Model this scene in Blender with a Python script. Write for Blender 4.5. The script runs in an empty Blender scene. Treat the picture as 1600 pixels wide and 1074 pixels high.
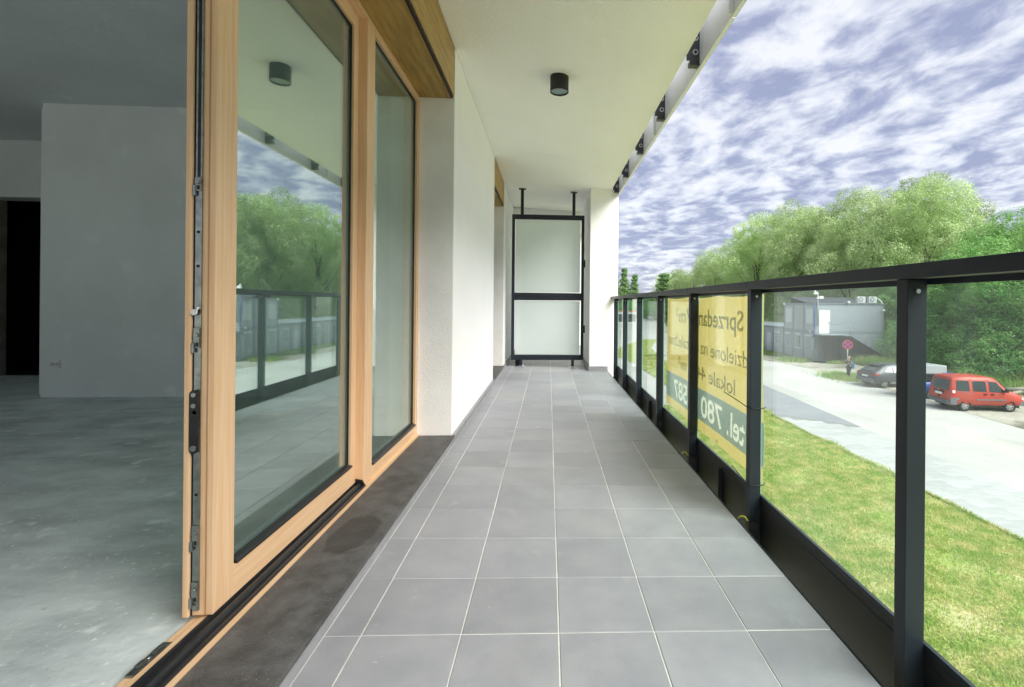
import bpy, bmesh, math, random
import numpy as np
from mathutils import Matrix, Vector, Euler, noise as mnoise
random.seed(7); RNG = np.random.default_rng(7)
S = bpy.context.scene
COL = S.collection
R = math.radians

# ------------------------------------------------------------------ camera
cam = bpy.data.cameras.new('camera')
cam.sensor_width = 36.0
cam.lens = 746.0 / 1600 * 36.0
cam.shift_x = -103.5 / 1600
cam.shift_y = -62.3 / 1600
cam.clip_start = 0.02
cam.clip_end = 3000
camo = bpy.data.objects.new('camera', cam)
COL.objects.link(camo)
camo.matrix_world = (Matrix.Translation((0, 0, 1.02)) @ Matrix.Rotation(R(-3.55), 4, 'Z')
                     @ Matrix.Rotation(R(90), 4, 'X') @ Matrix.Rotation(0.009, 4, 'Z'))
S.camera = camo

# ------------------------------------------------------------------ view
S.view_settings.view_transform = 'Standard'
S.view_settings.look = 'None'
S.view_settings.gamma = 1
S.view_settings.use_curve_mapping = False
S.view_settings.exposure = 2.75
S.render.engine = 'CYCLES'
cy = S.cycles
cy.max_bounces = 10; cy.diffuse_bounces = 6; cy.glossy_bounces = 6
cy.transmission_bounces = 8; cy.transparent_max_bounces = 40
cy.use_denoising = True
cy.sample_clamp_indirect = 6
cy.caustics_reflective = False; cy.caustics_refractive = False

SUN_EL, SUN_AZ = R(46), R(135)          # azimuth clockwise from +Y: the sun veiled by cloud, to the right and behind

# ------------------------------------------------------------------ world
W = bpy.data.worlds.new('World'); S.world = W; W.use_nodes = True
wn = W.node_tree.nodes; wl = W.node_tree.links
wn.clear()
def N(t, **kw):
    n = wn.new(t)
    for k, v in kw.items(): setattr(n, k, v)
    return n
def wmath(op, a, b=None, c=None):
    n = wn.new('ShaderNodeMath'); n.operation = op
    for i, v in enumerate((a, b, c)):
        if v is None: continue
        if isinstance(v, (int, float)): n.inputs[i].default_value = v
        else: wl.new(v, n.inputs[i])
    return n.outputs[0]
tc = N('ShaderNodeTexCoord')
sep = N('ShaderNodeSeparateXYZ'); wl.new(tc.outputs['Generated'], sep.inputs[0])
zc = wmath('ADD', wmath('MAXIMUM', sep.outputs[2], 0.0), 0.16)
u = wmath('DIVIDE', sep.outputs[0], zc)
v = wmath('DIVIDE', sep.outputs[1], zc)
# cloud bands run across the view: rotate and stretch the layer
ang = R(104)
ur = wmath('ADD', wmath('MULTIPLY', u, math.cos(ang)), wmath('MULTIPLY', v, math.sin(ang)))
vr = wmath('SUBTRACT', wmath('MULTIPLY', v, math.cos(ang)), wmath('MULTIPLY', u, math.sin(ang)))
comb = N('ShaderNodeCombineXYZ')
wl.new(wmath('MULTIPLY', ur, 1.08), comb.inputs[0]); wl.new(wmath('MULTIPLY', vr, 1.25), comb.inputs[1])
def wnoise(scale, detail, rough, dist=0.0, vec=None, lac=2.0):
    n = N('ShaderNodeTexNoise'); n.inputs['Scale'].default_value = scale
    n.inputs['Detail'].default_value = detail; n.inputs['Roughness'].default_value = rough
    n.inputs['Distortion'].default_value = dist; n.inputs['Lacunarity'].default_value = lac
    wl.new(vec or comb.outputs[0], n.inputs['Vector']); return n
warp = wnoise(1.6, 3, .5)
wv = N('ShaderNodeVectorMath'); wv.operation = 'MULTIPLY_ADD'; wl.new(warp.outputs['Color'], wv.inputs[0]); wv.inputs[1].default_value = (.34, .34, .34); wl.new(comb.outputs[0], wv.inputs[2])
big = wnoise(1.3, 3, 0.5, 0.0, wv.outputs[0])
mid = wnoise(5.4, 4, 0.5, 0.0, wv.outputs[0])
fine = wnoise(15, 5, 0.6, 0.0, wv.outputs[0])
cl = wmath('ADD', wmath('ADD', wmath('MULTIPLY', big.outputs[0], 0.28), wmath('MULTIPLY', mid.outputs[0], 0.54)),
           wmath('MULTIPLY', fine.outputs[0], 0.18))
ramp = N('ShaderNodeValToRGB'); cr = ramp.color_ramp
cr.elements[0].position = 0.425; cr.elements[0].color = (0.054, 0.059, 0.086, 1)
cr.elements[1].position = 0.60; cr.elements[1].color = (0.144, 0.146, 0.152, 1)
e = cr.elements.new(0.47); e.color = (0.072, 0.077, 0.101, 1)
e = cr.elements.new(0.51); e.color = (0.097, 0.102, 0.122, 1)
e = cr.elements.new(0.55); e.color = (0.122, 0.126, 0.139, 1)
wl.new(cl, ramp.inputs[0])
sky = N('ShaderNodeTexSky'); sky.sky_type = 'NISHITA'; sky.sun_disc = False
sky.sun_elevation = SUN_EL; sky.sun_rotation = SUN_AZ
bg1 = N('ShaderNodeBackground'); bg1.inputs[1].default_value = 0.05
wl.new(sky.outputs[0], bg1.inputs[0])
bg2 = N('ShaderNodeBackground'); bg2.inputs[1].default_value = 1.0
wl.new(ramp.outputs[0], bg2.inputs[0])
mixs = N('ShaderNodeMixShader'); mixs.inputs[0].default_value = 0.93
wl.new(bg1.outputs[0], mixs.inputs[1]); wl.new(bg2.outputs[0], mixs.inputs[2])
wo = N('ShaderNodeOutputWorld'); wl.new(mixs.outputs[0], wo.inputs[0])

# ------------------------------------------------------------------ sun
sl = bpy.data.lights.new('sun', 'SUN'); sl.energy = 1.4; sl.angle = R(50); sl.color = (1.0, 0.965, 0.91)
so = bpy.data.objects.new('sun', sl); COL.objects.link(so)
sd = Vector((math.sin(SUN_AZ) * math.cos(SUN_EL), math.cos(SUN_AZ) * math.cos(SUN_EL), math.sin(SUN_EL)))
so.rotation_euler = sd.to_track_quat('Z', 'Y').to_euler()

# ------------------------------------------------------------------ materials
def mat(name, base=(.5, .5, .5), rough=.6, spec=.5, metal=0.0, var=None, vscale=4.0, vdetail=6, vstretch=(1, 1, 1),
        ramp_pos=(.35, .65), bump=0.0, bscale=80.0, bdetail=4, bstretch=(1, 1, 1), rnd=0.0, rough2=None, coord='Object',
        extra=None, spots=None):
    m = bpy.data.materials.new(name); m.use_nodes = True
    nt = m.node_tree; n = nt.nodes; l = nt.links
    b = n['Principled BSDF']
    b.inputs['Base Color'].default_value = (*base, 1)
    b.inputs['Roughness'].default_value = rough
    b.inputs['Specular IOR Level'].default_value = spec
    b.inputs['Metallic'].default_value = metal
    tco = n.new('ShaderNodeTexCoord')
    geo = n.new('ShaderNodeNewGeometry') if coord == 'World' else None
    def mapping(st):
        mp = n.new('ShaderNodeMapping'); l.new(geo.outputs['Position'] if geo else tco.outputs[coord], mp.inputs[0])
        mp.inputs['Scale'].default_value = st
        return mp.outputs[0]
    colsock = None
    if var is not None:
        nz = n.new('ShaderNodeTexNoise'); nz.inputs['Scale'].default_value = vscale; nz.inputs['Detail'].default_value = vdetail
        nz.inputs['Roughness'].default_value = .6
        l.new(mapping(vstretch), nz.inputs['Vector'])
        rp = n.new('ShaderNodeValToRGB'); l.new(nz.outputs[0], rp.inputs[0])
        rp.color_ramp.elements[0].position = ramp_pos[0]; rp.color_ramp.elements[0].color = (*base, 1)
        rp.color_ramp.elements[1].position = ramp_pos[1]; rp.color_ramp.elements[1].color = (*var, 1)
        colsock = rp.outputs[0]
        if rough2 is not None:
            mr = n.new('ShaderNodeMapRange'); l.new(nz.outputs[0], mr.inputs[0])
            mr.inputs[1].default_value = .3; mr.inputs[2].default_value = .7
            mr.inputs[3].default_value = rough; mr.inputs[4].default_value = rough2
            l.new(mr.outputs[0], b.inputs['Roughness'])
    def mix(fac, a, bcol, mode='MIX'):
        mx = n.new('ShaderNodeMix'); mx.data_type = 'RGBA'; mx.blend_type = mode
        if isinstance(fac, (int, float)): mx.inputs[0].default_value = fac
        else: l.new(fac, mx.inputs[0])
        for idx, val in ((6, a), (7, bcol)):
            if isinstance(val, tuple): mx.inputs[idx].default_value = (*val, 1)
            else: l.new(val, mx.inputs[idx])
        return mx.outputs[2]
    if spots:                                   # (scale, lo, hi, colour)
        for sc_, lo, hi, colr in spots:
            n2 = n.new('ShaderNodeTexNoise'); n2.inputs['Scale'].default_value = sc_; n2.inputs['Detail'].default_value = 5
            l.new(mapping((1, 1, 1)), n2.inputs['Vector'])
            mr = n.new('ShaderNodeMapRange'); l.new(n2.outputs[0], mr.inputs[0])
            mr.inputs[1].default_value = lo; mr.inputs[2].default_value = hi
            colsock = mix(mr.outputs[0], colsock if colsock else base, colr)
    if rnd:
        oi = n.new('ShaderNodeObjectInfo'); mr = n.new('ShaderNodeMapRange'); l.new(oi.outputs['Random'], mr.inputs[0])
        mr.inputs[3].default_value = 1 - rnd; mr.inputs[4].default_value = 1 + rnd
        vm = n.new('ShaderNodeVectorMath'); vm.operation = 'SCALE'
        if colsock: l.new(colsock, vm.inputs[0])
        else: vm.inputs[0].default_value = base
        l.new(mr.outputs[0], vm.inputs['Scale'])
        colsock = vm.outputs[0]
    if colsock: l.new(colsock, b.inputs['Base Color'])
    if bump:
        nb = n.new('ShaderNodeTexNoise'); nb.inputs['Scale'].default_value = bscale; nb.inputs['Detail'].default_value = bdetail
        l.new(mapping(bstretch), nb.inputs['Vector'])
        bp = n.new('ShaderNodeBump'); bp.inputs['Strength'].default_value = bump; bp.inputs['Distance'].default_value = .01
        l.new(nb.outputs[0], bp.inputs['Height']); l.new(bp.outputs[0], b.inputs['Normal'])
    if extra: extra(m, nt, b)
    return m

def glass_mat(name, refl, tint, gtint=(1, 1, 1), dust_haze=0.0, dust_haze_col=(.8, .85, .85), fres=False, f0=.04):
    """clear pane: transparent plus mirror reflection; fres = reflection rises towards grazing angles"""
    m = bpy.data.materials.new(name); m.use_nodes = True; nt = m.node_tree; n = nt.nodes; l = nt.links; n.clear()
    o = n.new('ShaderNodeOutputMaterial'); tr = n.new('ShaderNodeBsdfTransparent'); tr.inputs[0].default_value = (*tint, 1)
    gl = n.new('ShaderNodeBsdfGlossy'); gl.inputs['Roughness'].default_value = 0.0; gl.inputs[0].default_value = (*gtint, 1)
    base = tr.outputs[0]
    if dust_haze:
        df = n.new('ShaderNodeBsdfDiffuse'); df.inputs[0].default_value = (*dust_haze_col, 1)
        tl = n.new('ShaderNodeBsdfTranslucent'); tl.inputs[0].default_value = (*dust_haze_col, 1)
        md = n.new('ShaderNodeMixShader'); md.inputs[0].default_value = .5
        l.new(df.outputs[0], md.inputs[1]); l.new(tl.outputs[0], md.inputs[2])
        tcx = n.new('ShaderNodeTexCoord'); nz = n.new('ShaderNodeTexNoise'); nz.inputs['Scale'].default_value = 2.2
        nz.inputs['Detail'].default_value = 8; l.new(tcx.outputs['Object'], nz.inputs['Vector'])
        mr = n.new('ShaderNodeMapRange'); l.new(nz.outputs[0], mr.inputs[0]); mr.inputs[1].default_value = .3; mr.inputs[2].default_value = .7
        mr.inputs[3].default_value = dust_haze * .5; mr.inputs[4].default_value = dust_haze * 1.5
        mx = n.new('ShaderNodeMixShader'); l.new(mr.outputs[0], mx.inputs[0])
        l.new(base, mx.inputs[1]); l.new(md.outputs[0], mx.inputs[2]); base = mx.outputs[0]
    mx = n.new('ShaderNodeMixShader')
    if fres:
        lw = n.new('ShaderNodeLayerWeight'); lw.inputs[0].default_value = .5
        pw = n.new('ShaderNodeMath'); pw.operation = 'POWER'; l.new(lw.outputs['Facing'], pw.inputs[0]); pw.inputs[1].default_value = 4.0
        ma = n.new('ShaderNodeMath'); ma.operation = 'MULTIPLY_ADD'; l.new(pw.outputs[0], ma.inputs[0])
        ma.inputs[1].default_value = refl; ma.inputs[2].default_value = f0
        l.new(ma.outputs[0], mx.inputs[0])
    else:
        mx.inputs[0].default_value = refl
    l.new(base, mx.inputs[1]); l.new(gl.outputs[0], mx.inputs[2]); l.new(mx.outputs[0], o.inputs[0])
    return m

M = {}
M['stucco'] = mat('white_render', (.91, .91, .905), .9, .2, var=(.88, .885, .875), vscale=2.3, bump=.6, bscale=130, bdetail=5)
M['stucco_rough'] = mat('rough_render', (.88, .875, .85), .95, .15, var=(.79, .785, .76), vscale=3, bump=.30, bscale=130, bdetail=4)
M['ceiling'] = mat('ceiling_render', (.93, .93, .91), .95, .15, var=(.91, .91, .885), vscale=2.5, bump=.4, bscale=110, bdetail=5)
M['tile'] = mat('porcelain_tile', (.235, .240, .264), .42, .45, var=(.300, .304, .322), vscale=6.1, vdetail=12, ramp_pos=(.3, .72), rnd=.085, rough2=.58, coord='World',
                bump=.10, bscale=160, spots=[(1.3, .54, .74, (.33, .325, .32)), (8, .64, .80, (.34, .34, .345)), (60, .72, .78, (.42, .415, .40))])
M['grout'] = mat('grout', (.58, .57, .54), .9, .2, var=(.72, .71, .67), vscale=14)
M['skirt'] = mat('skirting_tile', (.24, .24, .25), .5, .4, var=(.30, .30, .31), vscale=8)
def stone_extra(m, nt, b):
    n = nt.nodes; l = nt.links
    src = b.inputs['Base Color'].links[0].from_socket
    tco = n.new('ShaderNodeTexCoord')
    cur = src
    for (cx, cyy, sx, sy) in ((-.80, 2.03, .085, .18), (-.79, 2.6, .10, .12)):     # damp stains
        mp = n.new('ShaderNodeMapping'); l.new(tco.outputs['Object'], mp.inputs[0])
        mp.vector_type = 'POINT'
        mp.inputs['Location'].default_value = (-cx / sx, -cyy / sy, 0); mp.inputs['Scale'].default_value = (1 / sx, 1 / sy, 0)
        nz = n.new('ShaderNodeTexNoise'); nz.inputs['Scale'].default_value = 9; l.new(tco.outputs['Object'], nz.inputs['Vector'])
        ln = n.new('ShaderNodeVectorMath'); ln.operation = 'LENGTH'; l.new(mp.outputs[0], ln.inputs[0])
        ad = n.new('ShaderNodeMath'); ad.operation = 'MULTIPLY_ADD'; l.new(nz.outputs[0], ad.inputs[0]); ad.inputs[1].default_value = .7
        l.new(ln.outputs['Value'], ad.inputs[2])
        mr = n.new('ShaderNodeMapRange'); l.new(ad.outputs[0], mr.inputs[0])
        mr.inputs[1].default_value = 1.25; mr.inputs[2].default_value = 1.4; mr.inputs[3].default_value = .6 if cx < -.795 else .3; mr.inputs[4].default_value = 0
        mx = n.new('ShaderNodeMix'); mx.data_type = 'RGBA'; l.new(mr.outputs[0], mx.inputs[0]); l.new(cur, mx.inputs[6])
        mx.inputs[7].default_value = (.025, .024, .024, 1); cur = mx.outputs[2]
    l.new(cur, b.inputs['Base Color'])
M['stone'] = mat('dark_granite', (.058, .057, .058), .5, .45, var=(.115, .113, .112), vscale=14, vdetail=12, ramp_pos=(.38, .68), rough2=.7,
                 bump=.25, bscale=260, spots=[(150, .62, .70, (.17, .165, .16)), (3.2, .60, .8, (.12, .12, .125))], extra=stone_extra)
M['pine'] = mat('pine_lacquered', (.76, .525, .325), .42, .35, var=(.68, .43, .235), vscale=9, vdetail=5, vstretch=(9, 9, .35), bump=.06, bscale=40, bstretch=(6, 6, .4))
M['pine_y'] = mat('pine_lacquered_rail', (.76, .525, .325), .42, .35, var=(.68, .43, .235), vscale=9, vdetail=5, vstretch=(9, .35, 9), bump=.06, bscale=40, bstretch=(6, .4, 6))
M['oak'] = mat('oak_board', (.46, .295, .085), .45, .4, var=(.32, .19, .045), vscale=7, vdetail=12, vstretch=(4.5, .45, 4.5), ramp_pos=(.40, .60),
               bump=.25, bscale=30, bstretch=(9, .5, 9), spots=[(2.0, .5, .8, (.42, .27, .08))])
M['black'] = mat('anthracite_powdercoat', (.013, .018, .026), .45, .35, var=(.018, .024, .033), vscale=3, bump=.12, bscale=900, bdetail=2)
M['blackdirt'] = mat('anthracite_panel', (.010, .012, .015), .45, .35, var=(.020, .021, .021), vscale=4, bump=.1, bscale=700)
M['bracket'] = mat('dark_bracket', (.030, .034, .045), .4, .5)
M['alu'] = mat('black_aluminium', (.028, .029, .034), .28, .6, metal=.4)
M['gasket'] = mat('black_rubber', (.012, .012, .012), .5, .4)
M['zinc'] = mat('zinc_plated_steel', (.36, .38, .36), .30, .5, metal=.95, var=(.22, .24, .23), vscale=30)
M['steel'] = mat('brushed_steel', (.5, .5, .5), .35, .5, metal=.9)
M['plastic'] = mat('black_plastic', (.01, .01, .01), .35, .5)
M['whiteplastic'] = mat('white_plastic', (.72, .72, .70), .4, .5)
M['spacer'] = mat('spacer_bar', (.66, .72, .78), .5, .4)
M['fascia'] = mat('light_fascia_panel', (.74, .76, .78), .4, .5, var=(.70, .72, .74), vscale=1.0)
M['cable'] = mat('cable_tie', (.015, .015, .016), .5, .4)
M['yellow'] = mat('yellow_tie', (.45, .45, .06), .5, .4)
M['lens'] = mat('lamp_diffuser', (.20, .27, .30), .25, .5)
M['window'] = glass_mat('window_glass', .40, (.84, .93, .90), (.92, .98, .95), dust_haze=.05, dust_haze_col=(.70, .80, .76))  # pale haze mixed in to imitate the light floor seen through the pane
M['rail_glass'] = glass_mat('railing_glass', .55, (.90, .955, .93), (.95, 1, .98), dust_haze=.022, fres=True, f0=.035)
M['edge'] = mat('glass_edge', (.30, .48, .42), .2, .5)
fm = bpy.data.materials.new('frosted_glass'); fm.use_nodes = True
_n = fm.node_tree.nodes; _l = fm.node_tree.links; _n.clear()
_o = _n.new('ShaderNodeOutputMaterial'); _t = _n.new('ShaderNodeBsdfTranslucent'); _t.inputs[0].default_value = (.93, 1.0, .975, 1)
_d = _n.new('ShaderNodeBsdfDiffuse'); _d.inputs[0].default_value = (.90, .95, .94, 1)
_g = _n.new('ShaderNodeBsdfGlossy'); _g.inputs['Roughness'].default_value = .02
_a = _n.new('ShaderNodeMixShader'); _a.inputs[0].default_value = .5; _b = _n.new('ShaderNodeMixShader'); _b.inputs[0].default_value = .07
_l.new(_t.outputs[0], _a.inputs[1]); _l.new(_d.outputs[0], _a.inputs[2]); _l.new(_a.outputs[0], _b.inputs[1]); _l.new(_g.outputs[0], _b.inputs[2])
_l.new(_b.outputs[0], _o.inputs[0]); M['frosted'] = fm

def two_sided(name, col, col2=None, tl=.45, scale=.6, rnd=.0, rough=.7, lo=.35, hi=.65, spec=.3):
    """leaf / cloth: diffuse with light coming through"""
    m = bpy.data.materials.new(name); m.use_nodes = True; nt = m.node_tree; n = nt.nodes; l = nt.links; n.clear()
    o = n.new('ShaderNodeOutputMaterial'); d = n.new('ShaderNodeBsdfPrincipled'); d.inputs['Roughness'].default_value = rough
    d.inputs['Specular IOR Level'].default_value = spec
    t = n.new('ShaderNodeBsdfTranslucent'); mx = n.new('ShaderNodeMixShader'); mx.inputs[0].default_value = tl
    l.new(d.outputs[0], mx.inputs[1]); l.new(t.outputs[0], mx.inputs[2]); l.new(mx.outputs[0], o.inputs[0])
    if col2:
        tcx = n.new('ShaderNodeTexCoord'); nz = n.new('ShaderNodeTexNoise'); nz.inputs['Scale'].default_value = scale; nz.inputs['Detail'].default_value = 4
        l.new(tcx.outputs['Object'], nz.inputs['Vector'])
        rp = n.new('ShaderNodeValToRGB'); l.new(nz.outputs[0], rp.inputs[0])
        rp.color_ramp.elements[0].position = lo; rp.color_ramp.elements[0].color = (*col, 1)
        rp.color_ramp.elements[1].position = hi; rp.color_ramp.elements[1].color = (*col2, 1)
        sck = rp.outputs[0]
        if rnd:
            oi = n.new('ShaderNodeObjectInfo'); mr = n.new('ShaderNodeMapRange'); l.new(oi.outputs['Random'], mr.inputs[0])
            mr.inputs[3].default_value = 1 - rnd; mr.inputs[4].default_value = 1 + rnd
            vm = n.new('ShaderNodeVectorMath'); vm.operation = 'SCALE'; l.new(sck, vm.inputs[0]); l.new(mr.outputs[0], vm.inputs['Scale']); sck = vm.outputs[0]
        l.new(sck, d.inputs['Base Color']); l.new(sck, t.inputs[0])
    else:
        d.inputs['Base Color'].default_value = (*col, 1); t.inputs[0].default_value = (*col, 1)
    return m
M['willow'] = two_sided('willow_leaves', (.31, .45, .17), (.49, .61, .31), tl=.32, scale=.45, rnd=.24)
M['bushleaf'] = two_sided('bush_leaves', (.18, .42, .13), (.36, .56, .20), tl=.42, scale=.9, rnd=.2)
M['broad'] = two_sided('broad_leaves', (.15, .36, .10), (.31, .50, .17), tl=.42, scale=.5, rnd=.18)
M['poplar'] = two_sided('poplar_leaves', (.16, .30, .11), (.26, .40, .16), tl=.35, scale=.5)
M['bark'] = mat('bark', (.06, .05, .038), .9, .2, var=(.11, .095, .075), vscale=3, vstretch=(2, 2, .4))
M['grass'] = two_sided('grass_blades', (.33, .47, .08), (.66, .62, .26), tl=.40, scale=2.6, lo=.36, hi=.70)
M['weeds'] = two_sided('weed_blades', (.20, .38, .09), (.42, .46, .18), tl=.4, scale=.4)
M['banner'] = two_sided('yellow_vinyl', (.85, .67, .25), (.82, .64, .23), tl=.5, scale=1.2, rough=.5)
M['bannerband'] = two_sided('teal_vinyl', (.66, .73, .68), tl=.5, rough=.5)
M['lettergrey'] = two_sided('grey_print', (.72, .75, .58), tl=.5, rough=.5)
M['letterwhite'] = two_sided('white_print', (.85, .84, .72), tl=.55, rough=.5)

M['screed'] = mat('concrete_screed', (.40, .455, .46), .7, .3, var=(.66, .73, .735), vscale=4.0, vdetail=15, vstretch=(.7, 1.3, 1), ramp_pos=(.34, .68), rough2=.5,
                  bump=.25, bscale=35, spots=[(1.4, .52, .70, (.62, .68, .68)), (9, .62, .70, (.70, .76, .76)), (55, .64, .70, (.74, .79, .79)), (22, .72, .76, (.30, .33, .33))])
M['plaster'] = mat('grey_white_plaster', (.74, .77, .77), .9, .2, var=(.67, .70, .70), vscale=1.3, vdetail=10, bump=.25, bscale=25, spots=[(4.5, .62, .74, (.79, .82, .82)), (.8, .55, .75, (.65, .67, .67))])
M['rawwall'] = mat('raw_block_wall', (.20, .185, .16), .95, .2, var=(.27, .25, .22), vscale=5, bump=.5, bscale=30)

M['hallshade'] = mat('unlit_hall_shade', (.035, .034, .032), .95, .1)  # shade of the unlit hall put into a near-black colour
M['lawn'] = mat('lawn_soil', (.26, .33, .08), .95, .1, var=(.46, .42, .22), vscale=1.3, vdetail=10, ramp_pos=(.40, .66), bump=.5, bscale=30)
M['field'] = mat('rough_ground', (.14, .19, .07), .95, .1, var=(.22, .23, .11), vscale=.2, vdetail=8)
M['road'] = mat('pale_concrete_road', (.42, .41, .39), .9, .2, var=(.48, .47, .45), vscale=.35, vdetail=10, bump=.3, bscale=20,
                spots=[(1.6, .62, .75, (.37, .36, .34)), (.25, .55, .7, (.40, .385, .36)), (6, .70, .76, (.30, .29, .28))])
M['paver'] = mat('pale_paver', (.38, .385, .39), .85, .25, var=(.43, .43, .42), vscale=2.5, vdetail=6, rnd=.08)
M['joint'] = mat('paver_joint', (.26, .255, .245), .95, .1)
M['darkpave'] = mat('grey_paving', (.24, .245, .27), .85, .25, var=(.275, .28, .30), vscale=.8, vdetail=8)
M['sand'] = mat('sandy_verge', (.33, .30, .25), .95, .1, var=(.43, .405, .36), vscale=.6, vdetail=10, bump=.6, bscale=12,
                spots=[(.55, .56, .68, (.16, .15, .12)), (1.8, .60, .70, (.14, .18, .05))])
M['container'] = mat('grey_container_panel', (.33, .36, .39), .5, .4, var=(.37, .40, .43), vscale=.9)
M['container_frame'] = mat('container_frame', (.22, .25, .29), .5, .4)
M['container_light'] = mat('container_light_panel', (.31, .34, .385), .6, .25, var=(.28, .31, .355), vscale=.7)
M['shutter'] = mat('white_shutter', (.52, .54, .57), .5, .4)
M['darkglass'] = mat('dark_window_glass', (.03, .035, .04), .06, .9)
M['fencewood'] = mat('dark_stained_board', (.018, .020, .023), .85, .15, var=(.035, .037, .04), vscale=2, rnd=.25)
M['darkroof'] = mat('dark_bitumen_sheet', (.05, .055, .07), .7, .3)
M['blue'] = mat('blue_pipe', (.03, .08, .28), .5, .4)
M['carred'] = mat('red_car_paint', (.46, .045, .025), .42, .45, var=(.36, .05, .035), vscale=3, spots=[(14, .60, .72, (.44, .13, .10))])
M['carbumper'] = mat('grey_bumper', (.12, .125, .14), .6, .3, var=(.17, .17, .18), vscale=5)
M['cargrey'] = mat('grey_car_paint', (.06, .064, .08), .35, .5, metal=.2)
M['carblue'] = mat('blue_car_paint', (.015, .06, .28), .35, .5)
M['carwhite'] = mat('white_car_paint', (.36, .38, .40), .35, .5)
M['carsilver'] = mat('silver_car_paint', (.42, .43, .45), .3, .5, metal=.5)
M['carglass'] = mat('car_window_glass', (.02, .03, .03), .04, .9)
M['tyre'] = mat('tyre_rubber', (.022, .021, .020), .85, .2)
M['rim'] = mat('alloy_rim', (.46, .46, .47), .35, .5, metal=.7)
M['lightred'] = mat('red_lamp_lens', (.45, .02, .02), .2, .5)
M['lightwhite'] = mat('clear_lamp_lens', (.75, .72, .70), .2, .5)
M['plate'] = mat('number_plate', (.72, .73, .72), .4, .4)
M['platebl'] = mat('number_plate_band', (.02, .06, .35), .4, .4)
M['signred'] = mat('sign_red', (.62, .05, .06), .4, .4)
M['signblue'] = mat('sign_blue', (.02, .05, .30), .4, .4)
M['skin'] = mat('skin', (.48, .28, .20), .6, .3)
M['hair'] = mat('grey_hair', (.30, .27, .24), .8, .2)
M['jacket'] = mat('olive_jacket', (.10, .10, .075), .85, .2, var=(.15, .145, .11), vscale=6)
M['trousers'] = mat('dark_trousers', (.018, .024, .04), .85, .2)
M['bag'] = mat('blue_bag', (.04, .11, .30), .7, .3)
M['wood_grey'] = mat('weathered_log', (.42, .39, .34), .9, .2, var=(.30, .28, .25), vscale=4)

# ------------------------------------------------------------------ helpers
def new_bm(): return bmesh.new()
def add_box(bm, x0, x1, y0, y1, z0, z1, mi=0, bevel=0):
    if x0 > x1: x0, x1 = x1, x0
    if y0 > y1: y0, y1 = y1, y0
    if z0 > z1: z0, z1 = z1, z0
    vs = [bm.verts.new(p) for p in ((x0, y0, z0), (x1, y0, z0), (x1, y1, z0), (x0, y1, z0), (x0, y0, z1), (x1, y0, z1), (x1, y1, z1), (x0, y1, z1))]
    fs = [bm.faces.new([vs[i] for i in f]) for f in ((3, 2, 1, 0), (4, 5, 6, 7), (0, 1, 5, 4), (1, 2, 6, 5), (2, 3, 7, 6), (3, 0, 4, 7))]
    for f in fs: f.material_index = mi
    if bevel:
        es = list({e for f in fs for e in f.edges})
        bmesh.ops.bevel(bm, geom=es, offset=bevel, segments=2, affect='EDGES', profile=.6)
    return fs
def add_cyl(bm, p0, p1, r0, r1=None, seg=16, cap=True, mi=0):
    r1 = r0 if r1 is None else r1
    p0, p1 = Vector(p0), Vector(p1); d = (p1 - p0).normalized()
    a = d.orthogonal().normalized(); b = d.cross(a)
    c0 = [bm.verts.new(p0 + (a * math.cos(t) + b * math.sin(t)) * r0) for t in [2 * math.pi * i / seg for i in range(seg)]]
    c1 = [bm.verts.new(p1 + (a * math.cos(t) + b * math.sin(t)) * r1) for t in [2 * math.pi * i / seg for i in range(seg)]]
    for i in range(seg):
        f = bm.faces.new((c0[i], c0[(i + 1) % seg], c1[(i + 1) % seg], c1[i])); f.smooth = True; f.material_index = mi
    if cap:
        bm.faces.new(list(reversed(c0))).material_index = mi; bm.faces.new(c1).material_index = mi
def add_tube(bm, pts, r, seg=6):
    pts = [Vector(p) for p in pts]
    rings = []
    a = None
    for i, p in enumerate(pts):
        d = (pts[min(i + 1, len(pts) - 1)] - pts[max(i - 1, 0)]).normalized()
        if a is None: a = d.orthogonal().normalized()
        a = (a - d * a.dot(d)).normalized()
        b = d.cross(a); rr = r[i] if isinstance(r, (list, tuple)) else r
        rings.append([bm.verts.new(p + (a * math.cos(t) + b * math.sin(t)) * rr) for t in [2 * math.pi * k / seg for k in range(seg)]])
    for q in range(len(rings) - 1):
        for k in range(seg):
            f = bm.faces.new((rings[q][k], rings[q][(k + 1) % seg], rings[q + 1][(k + 1) % seg], rings[q + 1][k])); f.smooth = True
    bm.faces.new(list(reversed(rings[0]))); bm.faces.new(rings[-1])
def add_prism(bm, poly, axis, a, b, mi=0):
    """poly: 2-D points; axis 'x','y','z' = extrusion axis from a to b"""
    def P(p, t):
        return {'x': (t, p[0], p[1]), 'y': (p[0], t, p[1]), 'z': (p[0], p[1], t)}[axis]
    v0 = [bm.verts.new(P(p, a)) for p in poly]; v1 = [bm.verts.new(P(p, b)) for p in poly]
    n = len(poly)
    fs = [bm.faces.new(v0), bm.faces.new(list(reversed(v1)))]
    for i in range(n): fs.append(bm.faces.new((v0[i], v1[i], v1[(i + 1) % n], v0[(i + 1) % n])))
    for f in fs: f.material_index = mi
    return fs
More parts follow.
